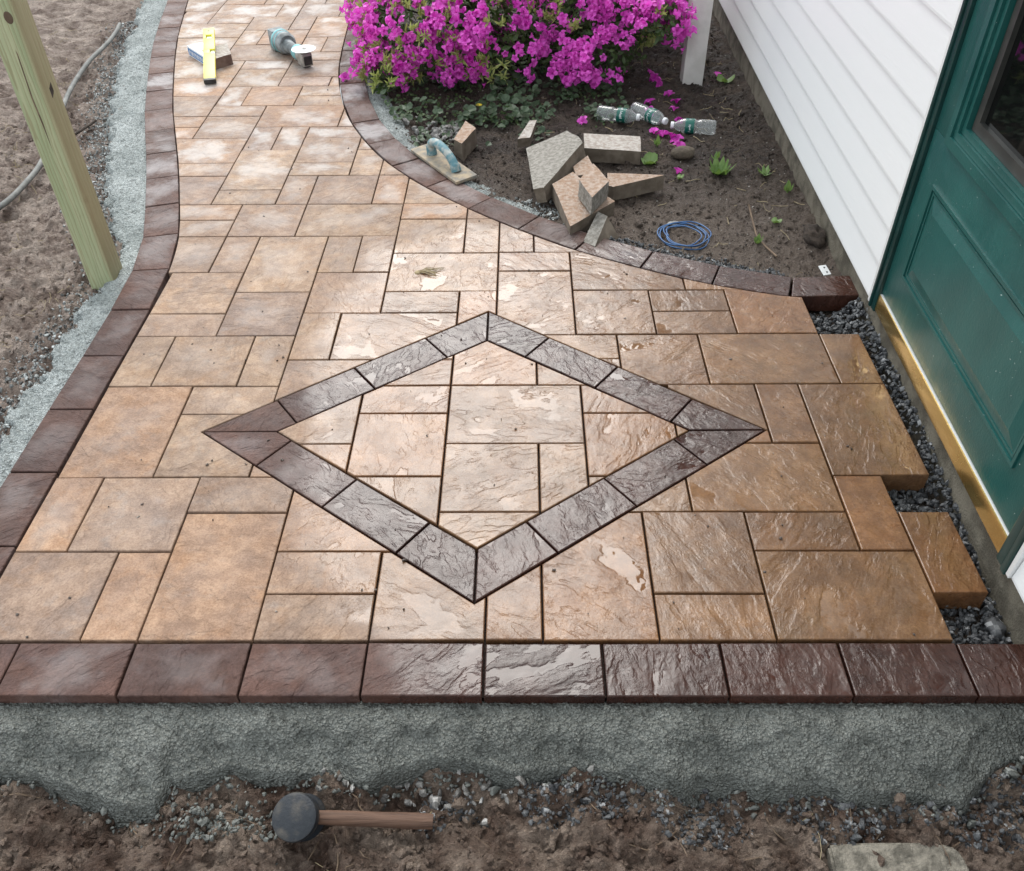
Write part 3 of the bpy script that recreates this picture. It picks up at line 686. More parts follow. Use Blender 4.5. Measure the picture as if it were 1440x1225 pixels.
# the door itself
DX = 0.045
door = hbox('door', 1.45, 9.185, 1.04, 5.10, DX, 0.5, MAT['green'], 0.012); tag(door, 'dark teal green door leaf with raised lower panel')
hbox('stile', 8.36, 9.185, 5.105, 17.15, DX, 0.5, MAT['green'], 0.012, door)
hbox('stile', 1.45, 2.25, 5.105, 17.15, DX, 0.5, MAT['green'], 0.012, door)
hbox('rail', 2.26, 8.355, 15.6, 17.15, DX, 0.5, MAT['green'], 0.012, door)
def ring(name, s0, s1, z0, z1, w, x0, x1, mat, bev, parent):
    m = MB(); xc, xd = (x0 + x1) / 2, abs(x1 - x0)
    def bar(a, b, c, d):
        # mitred bar: outer rectangle edge a..b, inner edge c..d
        V = [(x, s, z) for x in (x0, x1) for s, z in (a, b, d, c)]
        return m.add(V, [(0, 1, 2, 3), (7, 6, 5, 4), (0, 4, 5, 1), (1, 5, 6, 2), (2, 6, 7, 3), (3, 7, 4, 0)])
    o = [(s0, z0), (s1, z0), (s1, z1), (s0, z1)]; i = [(s0 + w, z0 + w), (s1 - w, z0 + w), (s1 - w, z1 - w), (s0 + w, z1 - w)]
    for k in range(4): bar(o[k], o[(k + 1) % 4], i[k], i[(k + 1) % 4])
    return m.build(name, mat, parent)
ring('moulding', 2.18, 8.42, 1.96, 4.20, 0.075, DX - 0.045, DX + 0.02, MAT['green'], 0, door)
ring('moulding', 2.30, 8.30, 2.08, 4.08, 0.05, DX - 0.022, DX + 0.02, MAT['green'], 0, door)
# raised field with bevelled margin
P0, P1 = (2.36, 2.14, 8.24, 4.02), (2.66, 2.42, 7.94, 3.76)
V = [(DX - 0.002, P0[0], P0[1]), (DX - 0.002, P0[2], P0[1]), (DX - 0.002, P0[2], P0[3]), (DX - 0.002, P0[0], P0[3]),
     (DX - 0.07, P1[0], P1[1]), (DX - 0.07, P1[2], P1[1]), (DX - 0.07, P1[2], P1[3]), (DX - 0.07, P1[0], P1[3])]
mk('raised_panel', V, [(0, 4, 5, 1), (1, 5, 6, 2), (2, 6, 7, 3), (3, 7, 4, 0), (4, 7, 6, 5)], MAT['green'], door)
# window: green surround with sloping bead, dark metal frame, glass
ring('window_surround', 2.26, 8.46, 5.09, 15.62, 0.20, DX - 0.08, DX + 0.3, MAT['green'], 0, door)
ring('window_bead', 2.47, 8.25, 5.30, 15.41, 0.14, DX - 0.03, DX + 0.3, MAT['green'], 0, door)
ring('window_bead', 2.62, 8.10, 5.45, 15.26, 0.13, DX + 0.03, DX + 0.3, MAT['green'], 0, door)
ring('pane_frame', 2.80, 7.92, 5.585, 15.1, 0.22, DX + 0.12, DX + 0.34, MAT['dark_metal'], 0, door)
hbox('glass_pane', 2.90, 7.82, 5.66, 15.0, DX + 0.22, DX + 0.26, MAT['glass'], 0, door)
# eaves and roof above the picture
hbox('soffit', -43, 47, WT, WT + 0.3, -1.7, 1.2, MAT['white_trim'])
hbox('gutter', -43, 47, WT + 0.05, WT + 1.0, -2.3, -1.71, MAT['white_trim'], 0.1)
rf = MB(); rf.add([(-2.0, -43, WT + 1.0), (-2.0, 47, WT + 1.0), (30, 47, WT + 14), (30, -43, WT + 14), (-2.0, -43, WT + .7), (-2.0, 47, WT + .7), (30, 47, WT + 13.7), (30, -43, WT + 13.7)],
    [(0, 1, 2, 3), (7, 6, 5, 4), (0, 4, 5, 1), (1, 5, 6, 2), (2, 6, 7, 3), (3, 7, 4, 0)]); rf.build('roof', MAT['roof'], house)

# ------------------------------------------------------------------ loose stone, clods, straw (uncountable)
def ico():
    bm = bmesh.new(); bmesh.ops.create_icosphere(bm, subdivisions=1, radius=1.0); bm.verts.index_update()
    V = np.array([v.co[:] for v in bm.verts]); F = np.array([[v.index for v in f.verts] for f in bm.faces]); bm.free(); return V, F
ICO_V, ICO_F = ico()
def rotmats(n, rng, flat=1.0):
    q = rng.normal(size=(n, 4)); q[:, 1:3] *= flat; q /= np.linalg.norm(q, axis=1)[:, None]; w, x, y, z = q.T
    return np.stack([1 - 2 * (y * y + z * z), 2 * (x * y - w * z), 2 * (x * z + w * y), 2 * (x * y + w * z), 1 - 2 * (x * x + z * z), 2 * (y * z - w * x), 2 * (x * z - w * y), 2 * (y * z + w * x), 1 - 2 * (x * x + y * y)], -1).reshape(n, 3, 3)
def scatter(TV, TF, pos, R, sc):
    """template copies -> one vertex and face array; sc (n,) or (n,3)"""
    sc = np.asarray(sc); sc = sc[:, None] if sc.ndim == 1 else sc
    V = np.einsum('nij,nkj->nki', R, TV[None] * sc[:, None, :] if sc.shape[1] == 3 else TV[None] * sc[:, None, :]) + pos[:, None, :]
    F = TF[None] + (np.arange(len(pos)) * len(TV))[:, None, None]
    return V.reshape(-1, 3), F.reshape(-1, TF.shape[1])
def stones(name, x, y, z, size, mat, seed, label=None, cat=None, var=0.45):
    n = len(x); rng = np.random.default_rng(seed); R = rotmats(n, rng)
    sc = size[:, None] * rng.uniform(1 - var, 1 + var, (n, 3)) * np.array([1, 0.85, 0.7])
    J = 1 + rng.uniform(-0.32, 0.25, (n, len(ICO_V), 1))
    V = np.einsum('nij,nkj->nki', R, ICO_V[None] * J * sc[:, None, :]) + np.c_[x, y, z][:, None, :]
    F = ICO_F[None] + (np.arange(n) * len(ICO_V))[:, None, None]
    o = mk_np(name, V.reshape(-1, 3), F.reshape(-1, 3), mat); tag(o, label, cat, kind='stuff'); return o
r = np.random.default_rng(11)
# dark crushed stone in the open strip beside the sill
n = 4600; x = r.uniform(7.6, 9.75, n); y = r.uniform(-0.02, 10.6, n)
stones('gravel', x, y, -0.48 + r.uniform(-0.08, 0.07, n) + 0.06 * fbm(x, y, 1.5, 2) + 0.42 * sstep(8.95, 9.4, x) * sstep(0.2, 5.0, y), r.uniform(0.035, 0.085, n), MAT['gravel'], 1, 'dark blue grey crushed stone in the strip below the brass sill', 'gravel')
# stone spilling out under the front mortar
n = 3600; x = r.uniform(-1.0, 9.6, n); y = -1.95 - r.random(n) * 1.15
m = fbm(x, y, 0.9, 3, 31.0) + 0.12 + 0.10 * (x > 4) - 1.3 * np.abs(y + 2.42) ** 1.5 > -0.18
x, y = x[m], y[m]; stones('gravel', x, y, ground_h(x, y) + r.uniform(-0.02, 0.05, len(x)), r.uniform(0.016, 0.05, len(x)) * (1 + 1.0 * (r.random(len(x)) > 0.95)), MAT['gravel'], 2, 'grey crushed stone spilling out below the front mortar', 'gravel')
n = 60; x = r.normal(-0.35, 0.9, n); y = r.normal(-2.22, 0.14, n)
stones('rubble', x, y, ground_h(x, y) + 0.06, r.uniform(0.03, 0.10, n), MAT['rubble'], 3, 'pale pebbles lying at the foot of the front mortar', 'pebbles')
# crumbs of mortar and stone beside the left edging and round the green post
n = 6800; y = r.uniform(-0.5, 36, n); dd = np.interp(y, LMW[:, 0], LMW[:, 1]) - 0.12 + np.abs(r.normal(0, 0.55, n)); x = xlo(y) - dd
stones('mortar_crumbs', x, y, ground_h(x, y) + r.uniform(-0.01, 0.05, n), r.uniform(0.015, 0.06, n), MAT['crumb'], 4, 'grey crumbs of mortar and stone strewn beside the left edging', 'rubble')
n = 900; x = r.uniform(-10, 9.5, n); e = np.interp(x, EDGE[:, 0], EDGE[:, 1]); y = -1.06 - e * r.uniform(0.9, 1.15, n) - np.abs(r.normal(0, 0.08, n))
k_ = 260; x[:k_] = r.normal(-4.1, 0.45, k_); y[:k_] = r.normal(-2.75, 0.17, k_)
stones('mortar_crumbs', x, y, ground_h(x, y) + r.uniform(0.0, 0.10, n), r.uniform(0.014, 0.055, n) * np.where(r.random(n) > 0.96, 1.9, 1.0), MAT['crumbdark'], 24, 'dark mortar crumbs fallen along the foot of the front haunch', 'rubble')
# gravel behind the end of the curved border and pebble pile beside the float
n = 900; tq = r.random(n); x = 3.2 + 4.6 * tq; y = np.interp(x, RO[::-1, 0], RO[::-1, 1]) + np.abs(r.normal(0.0, 0.22, n)) + 0.05
stones('gravel', x, y, ground_h(x, y) + r.uniform(0, 0.06, n), r.uniform(0.02, 0.055, n), MAT['gravel'], 5, 'thin line of dark gravel behind the curved border near the house', 'gravel')
n = 70; x = r.normal(-2.2, 0.42, n); y = r.normal(22.1, 0.5, n)
stones('gravel', x, y, ground_h(x, y) + r.uniform(0.02, 0.14, n), r.uniform(0.07, 0.16, n), MAT['rubble'], 6, 'small heap of grey stones between float and shrub', 'stones')
n = 260; x = r.normal(1.0, 0.6, n); y = r.normal(15.6, 0.5, n); ok = x > xro(y) + 0.1; x, y = x[ok], y[ok]
stones('rubble', x, y, ground_h(x, y) + 0.03, r.uniform(0.02, 0.07, len(x)), MAT['crumb'], 7, 'pale chips beside the heap of paver offcuts', 'chips')
# clods of soil
n = 17000; x = np.r_[r.uniform(-19, -10, 6000), r.uniform(-4, 9.6, 5000), r.uniform(-9.5, 10, 4200)]
y = np.r_[r.uniform(3, 37, 6000), r.uniform(12, 36, 5000), r.uniform(-4.1, -1.9, 4200)]
ok = ((x < xlo(y) - 0.9) & (y > 0)) | ((y > 11.7) & (x > xro(y) + 0.25)) | (y < -2.2)
x, y = x[ok], y[ok]; n = len(x)
stones('soil_clods', x, y, ground_h(x, y) + r.uniform(-0.03, 0.03, n), r.uniform(0.02, 0.075, n) * np.where(r.random(n) > 0.96, 2.0, 1.0), MAT['soil'], 8, 'loose clods of brown earth over the bare soil', 'soil')
n = 9000; x = r.uniform(-4.5, 9.6, n); y = r.uniform(11.8, 36, n); ok = x > xro(y) + 0.15; x, y = x[ok], y[ok]; n = len(x)
stones('bed_crumbs', x, y, ground_h(x, y) + r.uniform(-0.005, 0.02, n), r.uniform(0.008, 0.032, n), MAT['crumb2'], 14, 'fine pale and dark crumbs over the garden bed soil', 'soil')
# straw and root threads in the dug earth
def threads(name, cx, cy, ln, rad, mat, seed, label, zoff=0.02, curl=0.5):
    rr = random.Random(seed); mb = MB()
    for a, b, L in zip(cx, cy, ln):
        t = rr.uniform(0, 6.28); p = [(a, b)]
        for k in range(3): t += rr.uniform(-curl, curl); p.append((p[-1][0] + math.cos(t) * L / 3, p[-1][1] + math.sin(t) * L / 3))
        z = ground_h(np.array([q[0] for q in p]), np.array([q[1] for q in p])) + zoff
        mb.tube([(q[0], q[1], float(h) + rr.uniform(0, 0.05)) for q, h in zip(p, z)], rad * rr.uniform(0.6, 1.3), 4)
    o = mb.build(name, mat); tag(o, label, 'straw', kind='stuff'); return o
n = 14; threads('straw', r.uniform(-9, 9.3, n), r.uniform(-3.9, -2.5, n), r.uniform(0.15, 0.55, n), 0.007, MAT['straw'], 1, 'dry straw and root threads in the dug earth in front')
n = 50; threads('roots', r.uniform(-9, 9.3, n), r.uniform(-3.9, -2.3, n), r.uniform(0.3, 1.0, n), 0.010, MAT['twig'], 2, 'brown rootlets in the dug earth in front', 0.01, 0.8)
yy = r.uniform(8, 36, 150); threads('straw', xlo(yy) - r.uniform(1.8, 6, 150), yy, r.uniform(0.2, 0.6, 150), 0.007, MAT['straw'], 3, 'dry stalks on the bare earth left of the walkway')
yy = r.uniform(12.2, 30, 110); xx = r.uniform(1.0, 9.3, 110); ok = xx > xro(yy) + 0.3
threads('straw', xx[ok], yy[ok], r.uniform(0.2, 0.6, 110)[ok], 0.009, MAT['straw'], 4, 'thin dry stalks on the garden bed soil')
# grit on the paving
n = 150; x = r.uniform(-9, 8, n); y = np.abs(r.normal(0, 14, n)) % 34; ok = (x > xl(y) + 0.2) & (x < np.minimum(xr(y), 8.0) - 0.2)
x, y = x[ok], y[ok]; stones('grit', x, y, np.full(len(x), 0.012), r.uniform(0.012, 0.04, len(x)), MAT['clod'], 9, 'dark specks of dirt scattered on the paving', 'grit')

# ------------------------------------------------------------------ posts
def post(name, cx, cy, w, z0, z1, mat, label, bev):
    e = empty(name, (cx, cy, z0)); tag(e, label, 'post')
    MB().box((0, 0, (z1 - z0) / 2), (w, w, z1 - z0), bev).build('shaft', mat, e, auto=0.6); return e
gp = post('wooden_post', -10.96, 12.21, 0.72, -0.62, 22.0, MAT['post'], 'greenish pressure treated square timber post beside the left border', 0.05)
MB().lathe([(0.10, 0.0), (0.085, 0.006), (0.0, 0.008)], 18, Matrix.Diagonal((1, 1.35, 1, 1))).build('knot', MAT['twig'], gp, (0.17, -0.362, 7.28), (math.pi / 2, 0, 0))
MB().add([(0.05, 0, 6.6), (0.075, 0, 6.5), (0.035, 0, 5.5), (0.055, 0, 4.9), (0.03, 0, 4.15), (0.012, 0, 4.9), (0.0, 0, 5.5)], [(0, 1, 2, 3, 4, 5, 6)]).build('drying_crack', MAT['twig'], gp, (0.0, -0.3625, 0.0))
MB().add([(0, -0.10, 5.62), (0, 0.07, 5.72), (0, 0.07, 5.50), (0, -0.10, 5.38)], [(0, 1, 2, 3)]).build('grade_stamp', MAT['bark'], gp, (0.3625, 0.0, 0.0))
wp = post('white_post', 7.64, 27.62, 0.82, -0.80, 22.0, MAT['white_post'], 'white painted square post standing in the bed behind the bottles', 0.04)

# ------------------------------------------------------------------ hose
hp = spline([(-18.10, 34.1, 0.0), (-18.05, 33.3, -0.12), (-18.01, 31.9, -0.2), (-18.0, 29.8, -0.22), (-17.66, 27.2, -0.22), (-17.2, 25.0, -0.22), (-16.4, 21.9, -0.22), (-15.87, 19.6, -0.22), (-15.75, 18.1, -0.22), (-15.85, 16.6, -0.24), (-16.4, 15.0, -0.24), (-18, 12.5, -0.25)], 6)
o = MB().tube(hp, 0.09, 12).build('hose', MAT['hose'], auto=1.0); tag(o, 'muddy grey flexible pipe curving over the earth behind the timber post', 'pipe')

# ------------------------------------------------------------------ level with box and offcut under it
A, B = Vector((-11.70, 26.13, 0.14)), Vector((-12.66, 30.2, 0.86)); ax = (B - A); L = ax.length; ax.normalize()
sx = Vector((0.99, 0.12, 0)); sx = (sx - ax * sx.dot(ax)).normalized(); up = sx.cross(ax)
lv = empty('spirit_level'); lv.matrix_world = Matrix.Translation(A * S) @ Matrix((sx, ax, up)).transposed().to_4x4()
tag(lv, 'yellow spirit level with black end cap leaning over a cut paver', 'level')
b = MB(); zc = 0.0; hw, th = 0.225, 0.17
# body with two window openings: built as rails and webs
def lb(x0, x1, y0, y1): b.box(((x0 + x1) / 2, (y0 + y1) / 2, 0), (x1 - x0, y1 - y0, th), 0.012)
lb(-hw, hw, 0.16, L * 0.50); lb(-hw, 0.03, L * 0.50, L * 0.58); lb(-hw, hw, L * 0.58, L * 0.80); lb(-hw, -0.12, L * 0.80, L * 0.87); lb(0.12, hw, L * 0.80, L * 0.87); lb(-hw, hw, L * 0.87, L)
b.build('body', MAT['yellow'], lv, auto=0.6)
MB().box((0, 0.08, 0), (hw * 2 + 0.02, 0.16, th + 0.02), 0.02).build('end_cap', MAT['black'], lv, auto=0.6)
MB().box((0.125, L * 0.54, -0.02), (0.17, L * 0.07, 0.08), 0.02).build('vial', MAT['vial'], lv)
MB().box((0.0, L * 0.835, -0.02), (0.22, L * 0.06, 0.08), 0.02).build('vial', MAT['vial'], lv)
MB().lathe([(0.045, 0.0), (0.045, 0.004), (0.0, 0.005)], 12).build('hang_hole', MAT['black'], lv, (0, L * 0.95, th / 2))
def prism(pts, th, names=None):
    """top polygon (3D, roughly planar, ccw from above) with thickness th along its own normal"""
    P = [Vector(p) for p in pts]; n = Vector((0, 0, 0)); c = sum(P, Vector()) / len(P)
    for i in range(len(P)): n += (P[i] - c).cross(P[(i + 1) % len(P)] - c)
    n.normalize(); 
    if n.z < 0: P = P[::-1]; n = -n
    P = [p - n * (p - c).dot(n) for p in P]
    return P, [p - n * th for p in P]
def offcut(name, pts, th, top, side, label, bev=0.015, jit=0.02, group=None):
    T, Bt = prism(pts, th); z0 = min(p.z for p in Bt); c = sum(T, Vector()) / len(T); base = Vector((c.x, c.y, z0))
    bm = bmesh.new(); tv = [bm.verts.new((p - base) * S) for p in T]; bv = [bm.verts.new((p - base) * S) for p in Bt]; n = len(T)
    bm.faces.new(tv); bm.faces.new(bv[::-1])
    for i in range(n): k = (i + 1) % n; bm.faces.new((tv[k], tv[i], bv[i], bv[k]))
    bmesh.ops.recalc_face_normals(bm, faces=bm.faces)
    bmesh.ops.subdivide_edges(bm, edges=list(bm.edges), cuts=2, use_grid_fill=True)
    rr = random.Random(hash(name + str(round(c.x, 2))) & 1023)
    for v in bm.verts: v.co += Vector((rr.uniform(-1, 1), rr.uniform(-1, 1), rr.uniform(-1, 1))) * jit * S * 0.5
    nT = (T[1] - T[0]).cross(T[2] - T[1]).normalized()
    bm.normal_update()
    for f in bm.faces: f.material_index = 0 if f.normal.dot(nT) > 0.8 else 1
    me = bpy.data.meshes.new(name); bm.to_mesh(me); bm.free(); me.materials.append(top); me.materials.append(side)
    o = link_mesh(name, me, None, None, base); tag(o, label, 'paver offcut', group); return o
offcut('paver_offcut', [(-12.12, 27.75, 0.42), (-11.40, 28.55, 0.42), (-11.95, 29.95, 0.42), (-12.75, 29.05, 0.42)], 0.42, MAT['dusty'], MAT['cutbrown'], 'dark brown cut paver block under the yellow level')
bx = empty('carton', (-13.05, 29.0, 0.0), math.atan2(-1.55, 1.25)); tag(bx, 'small white carton with blue printed side under the yellow level', 'carton')
MB().box((0, 0.36, 0.21), (1.75, 0.70, 0.40), 0.02).build('box', MAT['white'], bx)
MB().box((0, 0.006, 0.20), (1.62, 0.012, 0.27), 0).build('printed_band', MAT['blue'], bx)
zz = MB()
for k in range(9):
    x0 = -0.72 + k * 0.165; a = (x0, -0.004, 0.10); c_ = (x0 + 0.085, -0.004, 0.30); d_ = (x0 + 0.165, -0.004, 0.10 if k % 3 else 0.2)
    for p, q in ((a, c_), (c_, d_)):
        dx = 0.022; zz.add([(p[0] - dx, p[1], p[2]), (p[0] + dx, p[1], p[2]), (q[0] + dx, q[1], q[2]), (q[0] - dx, q[1], q[2])], [(0, 1, 2, 3)])
zz.build('print_marks', MAT['white'], bx)

# ------------------------------------------------------------------ angle grinder lying disc up
gd = Vector((1.72, -2.38, 0)); gr = empty('angle_grinder', (-9.82, 30.35, 0.0), math.atan2(gd.y, gd.x))
tag(gr, 'teal and grey cordless angle grinder lying disc up on the paving', 'grinder')
rx = Matrix.Rotation(math.pi / 2, 4, 'Y')
def along(prof, n=18, z=0.42, sy=1.0): # lathe along +x
    return Matrix.Translation((0, 0, z)) @ Matrix.Diagonal((1, sy, 1, 1)) @ rx
MB().box((-0.05, 0, 0.42), (0.52, 0.62, 0.84), 0.08).box((-0.30, 0, 0.60), (0.10, 0.5, 0.36), 0.04).build('battery', MAT['toolgrey'], gr, auto=0.7)
MB().lathe([(0.30, 0.20), (0.43, 0.24), (0.45, 0.50), (0.41, 0.62), (0.44, 0.66), (0.44, 0.88), (0.36, 1.02)], 20, along(0, z=0.46)).build('motor_housing', MAT['toolgrey'], gr, auto=0.7)
MB().lathe([(0.452, 0.30), (0.468, 0.32), (0.468, 0.44), (0.452, 0.46)], 20, along(0, z=0.46), caps=False).lathe([(0.43, 0.60), (0.452, 0.61), (0.452, 0.66), (0.44, 0.67)], 20, along(0, z=0.46), caps=False).build('housing_band', MAT['teal'], gr, auto=0.7)
MB().lathe([(0.30, 0.95), (0.25, 1.08), (0.225, 1.5), (0.235, 1.95)], 18, along(0, z=0.42)).build('handle', MAT['toolgrey'], gr, auto=0.7)
MB().lathe([(0.24, 1.88), (0.30, 1.95), (0.31, 2.20), (0.28, 2.30)], 18, along(0, z=0.42)).box((1.5, 0, 0.20), (0.9, 0.14, 0.08), 0.03).build('collar', MAT['teal'], gr, auto=0.7)
MB().lathe([(0.28, 2.25), (0.27, 2.40), (0.20, 2.48)], 16, along(0, z=0.40)).box((2.62, 0, 0.32), (0.56, 0.46, 0.52), 0.07).lathe([(0.13, 0.50), (0.13, 0.70)], 14, Matrix.Translation((2.66, 0, 0))).build('gear_head', MAT['steel'], gr, auto=0.7)
MB().box((2.90, 0, 0.30), (0.10, 0.34, 0.34), 0.03).box((2.62, 0, 0.06), (0.3, 0.3, 0.1), 0.03).build('gear_cover', MAT['black'], gr, auto=0.7)
dk = MB().lathe([(0.05, 0.685), (0.49, 0.690), (0.50, 0.70), (0.49, 0.715), (0.14, 0.715)], 36, Matrix.Translation((2.66, 0, 0))).build('cutting_disc', MAT['disc'], gr, auto=0.7)
MB().lathe([(0.12, 0.715), (0.11, 0.75), (0.05, 0.75), (0.05, 0.78), (0.0, 0.781)], 16, Matrix.Translation((2.66, 0, 0))).build('flange_nut', MAT['steel'], dk, auto=0.7)

# ------------------------------------------------------------------ hand float on the border
fd = Vector((1.70, -2.53, 0)); fl = empty('hand_float', (-1.95, 18.72, 0.015), math.atan2(fd.y, fd.x), rot=(0.05, 0.0, math.atan2(fd.y, fd.x)))
tag(fl, 'mortar stained plastering float with teal arched handle on the curved border', 'float')
MB().box((0, 0, 0.06), (3.05, 0.80, 0.10), 0.02).build('board', MAT['floatfoam'], fl, auto=0.6)
hpz = spline([(-0.72, 0, 0.10), (-0.74, 0, 0.36), (-0.60, 0, 0.55), (-0.25, 0, 0.64), (0.20, 0, 0.60), (0.58, 0, 0.45), (0.80, 0, 0.26), (0.88, 0, 0.10)], 5)
MB().tube(hpz, [0.17 if i < 6 or i > len(hpz) - 7 else 0.145 for i in range(len(hpz))], 12).build('handle', MAT['floathandle'], fl, auto=1.2)

# ------------------------------------------------------------------ heap of paver offcuts
offcut('paver_offcut', [(0.80, 19.2, 0.36), (1.02, 16.05, 0.42), (1.32, 15.95, 0.50), (2.62, 18.45, 0.86), (2.52, 19.0, 0.84), (2.18, 19.7, 0.70)], 0.48, MAT['cutgrey'], MAT['cutside'], 'large grey cut paver leaning underside up on the heap')
offcut('paver_offcut', [(2.84, 20.95, 0.12), (2.79, 19.70, 0.12), (4.68, 19.40, 0.12), (4.78, 20.62, 0.12)], 0.48, MAT['dusty'], MAT['cutside'], 'pale dusty rectangular paver offcut at the back of the heap')
offcut('paver_offcut', [(1.60, 16.25, 0.48), (2.06, 13.95, 0.30), (2.72, 14.60, 0.34), (3.44, 15.25, 0.40), (2.50, 16.50, 0.52), (2.26, 16.95, 0.55)], 0.48, MAT['cuttan'], MAT['cutside'], 'notched tan paver offcut at the bottom of the heap')
offcut('paver_offcut', [(2.36, 15.42, 1.02), (2.68, 14.35, 0.98), (3.24, 15.36, 1.00), (2.84, 16.45, 1.05)], 0.55, MAT['cuttan'], MAT['cutgrey'], 'diamond shaped tan offcut sitting on top of the heap')
offcut('paver_offcut', [(3.34, 16.75, 0.20), (3.52, 16.62, 0.20), (5.22, 17.42, 0.20), (3.40, 17.62, 0.20)], 0.48, MAT['cuttan'], MAT['cutside'], 'long pointed orange tan offcut at the right of the heap')
offcut('paver_offcut', [(2.30, 17.55, 0.46), (2.36, 16.95, 0.42), (3.02, 17.10, 0.44), (2.80, 18.25, 0.50)], 0.48, MAT['cuttan'], MAT['cutside'], 'small tan offcut wedged behind the top piece of the heap')
# leaning wedge at the front
wv = [(2.42, 13.62, -0.02), (2.90, 14.75, 0.34), (3.16, 14.42, 0.36), (2.74, 13.28, 0.02), (2.48, 13.62, -0.42), (2.95, 14.85, -0.35), (3.62, 14.05, -0.35), (2.90, 13.12, -0.42)]
o = mk('paver_offcut', [(p[0] - 2.9, p[1] - 13.9, p[2] + 0.42) for p in wv], [(0, 1, 2, 3), (7, 6, 5, 4), (0, 4, 5, 1), (1, 5, 6, 2), (2, 6, 7, 3), (3, 7, 4, 0)], MAT['cutgrey'], None, (2.9, 13.9, -0.42))
o.data.materials.append(MAT['cutside']); o.data.polygons[4].material_index = 1; o.data.polygons[3].material_index = 1
tag(o, 'pale grey wedge shaped offcut leaning at the front of the heap', 'paver offcut')
offcut('paver_offcut', [(0.52, 20.55, 0.10), (0.95, 20.65, 0.10), (1.20, 21.75, 0.28), (0.95, 21.7, 0.28)], 0.35, MAT['dusty'], MAT['cutside'], 'small pale offcut lying alone behind the heap')
offcut('paver_offcut', [(-1.66, 20.02, 0.32), (-1.36, 19.68, 0.32), (-0.94, 20.98, 0.32), (-1.32, 21.6, 0.32)], 0.66, MAT['cuttan'], MAT['cutside'], 'orange tan offcut standing on end beside the hand float')

# ------------------------------------------------------------------ water bottles
BP = [(0.0, 0.0), (0.20, 0.0), (0.245, 0.03), (0.26, 0.08), (0.26, 0.16), (0.252, 0.19), (0.26, 0.22), (0.26, 0.28), (0.252, 0.31), (0.26, 0.34), (0.26, 0.40), (0.252, 0.43), (0.26, 0.46), (0.262, 0.56), (0.225, 0.66), (0.23, 0.70), (0.262, 0.78), (0.262, 1.12), (0.245, 1.20), (0.19, 1.34), (0.115, 1.46), (0.105, 1.50), (0.105, 1.53)]
def bottle(a, b, label):
    a, b = Vector(a), Vector(b); d = (b - a).normalized()
    e = empty('water_bottle'); e.matrix_world = Matrix.Translation(a * S) @ d.to_track_quat('Z', 'Y').to_matrix().to_4x4()
    tag(e, label, 'bottle', 'empty water bottles on the garden bed')
    MB().lathe(BP, 24, caps=False).build('body', MAT['bottle'], e, smooth=True)
    lb_ = MB().lathe([(0.2655, 0.78), (0.2665, 0.79), (0.2665, 1.09), (0.2655, 1.10)], 24, caps=False).build('label', MAT['label'], e, smooth=True)
    st = MB(); rr = random.Random(str(label))
    for k in range(40):
        if rr.random() < 0.3: continue
        g = k * 0.157; z0 = 0.87 + rr.uniform(0, 0.05); z1 = z0 + rr.uniform(0.03, 0.10); V = []
        for j in range(2):
            an = g + j * rr.uniform(0.05, 0.10)
            V += [(0.2690 * math.cos(an), 0.2690 * math.sin(an), z0), (0.2690 * math.cos(an), 0.2690 * math.sin(an), z1)]
        st.add(V, [(0, 2, 3, 1)])
    tag(st.build('print', MAT['white'], lb_), kind='stuff')
    MB().lathe([(0.122, 1.50), (0.124, 1.51), (0.124, 1.60), (0.115, 1.615)], 18).build('cap', MAT['white'], e, auto=0.7)
bottle((3.50, 23.42, -0.12), (5.05, 22.86, -0.12), 'clear water bottle on the left, its neck hidden behind another bottle')
bottle((4.86, 23.72, -0.10), (5.98, 22.50, -0.14), 'clear water bottle in the middle of the three')
bottle((7.66, 21.95, -0.14), (6.10, 22.22, -0.14), 'clear water bottle on the right, lying neck to the left')

# ------------------------------------------------------------------ stone, wire, scrap, root, twig, slab
def lump(name, loc, sz, mat, label, cat, seed, amp=0.18):
    bm = bmesh.new(); bmesh.ops.create_icosphere(bm, subdivisions=3, radius=1.0); rr = np.random.default_rng(seed); off = rr.uniform(0, 50)
    for v in bm.verts:
        n_ = float(fbm(np.array(v.co.x * 1.0 + off), np.array(v.co.y + v.co.z * 0.7 + off), 1.3, 3))
        v.co *= 1 + amp * n_; v.co = Vector((v.co.x * sz[0], v.co.y * sz[1], v.co.z * sz[2] + sz[2] * 0.75)) * S
    me = bpy.data.meshes.new(name); bm.to_mesh(me); bm.free(); me.polygons.foreach_set('use_smooth', [True] * len(me.polygons))
    o = link_mesh(name, me, mat, None, loc); tag(o, label, cat); return o
gz = lambda x, y: float(ground_h(np.array([float(x)]), np.array([float(y)]))[0])
lump('field_stone', (6.25, 20.1, gz(6.25, 20.1) - 0.05), (0.42, 0.34, 0.21), MAT['boulder'], 'rounded brown stone on the soil in front of the right bottle', 'stone', 2)
lump('rotten_stump', (9.18, 14.15, gz(9.18, 14.15) - 0.06), (0.30, 0.42, 0.26), MAT['bark'], 'dark crumbling wood stump against the house foundation', 'stump', 3, 0.6)
lump('broken_chip', (5.35, 15.28, gz(5.35, 15.28) - 0.03), (0.28, 0.13, 0.07), MAT['crumb'], 'pale flat stone chip lying under the blue wire coil', 'stone', 5, 0.4)
lump('loose_stone', (9.05, 0.55, -0.47), (0.15, 0.24, 0.10), MAT['gravel'], 'larger blue grey stone on the gravel near the door frame corner', 'stone', 6, 0.35)
wr = random.Random(4); pts = []
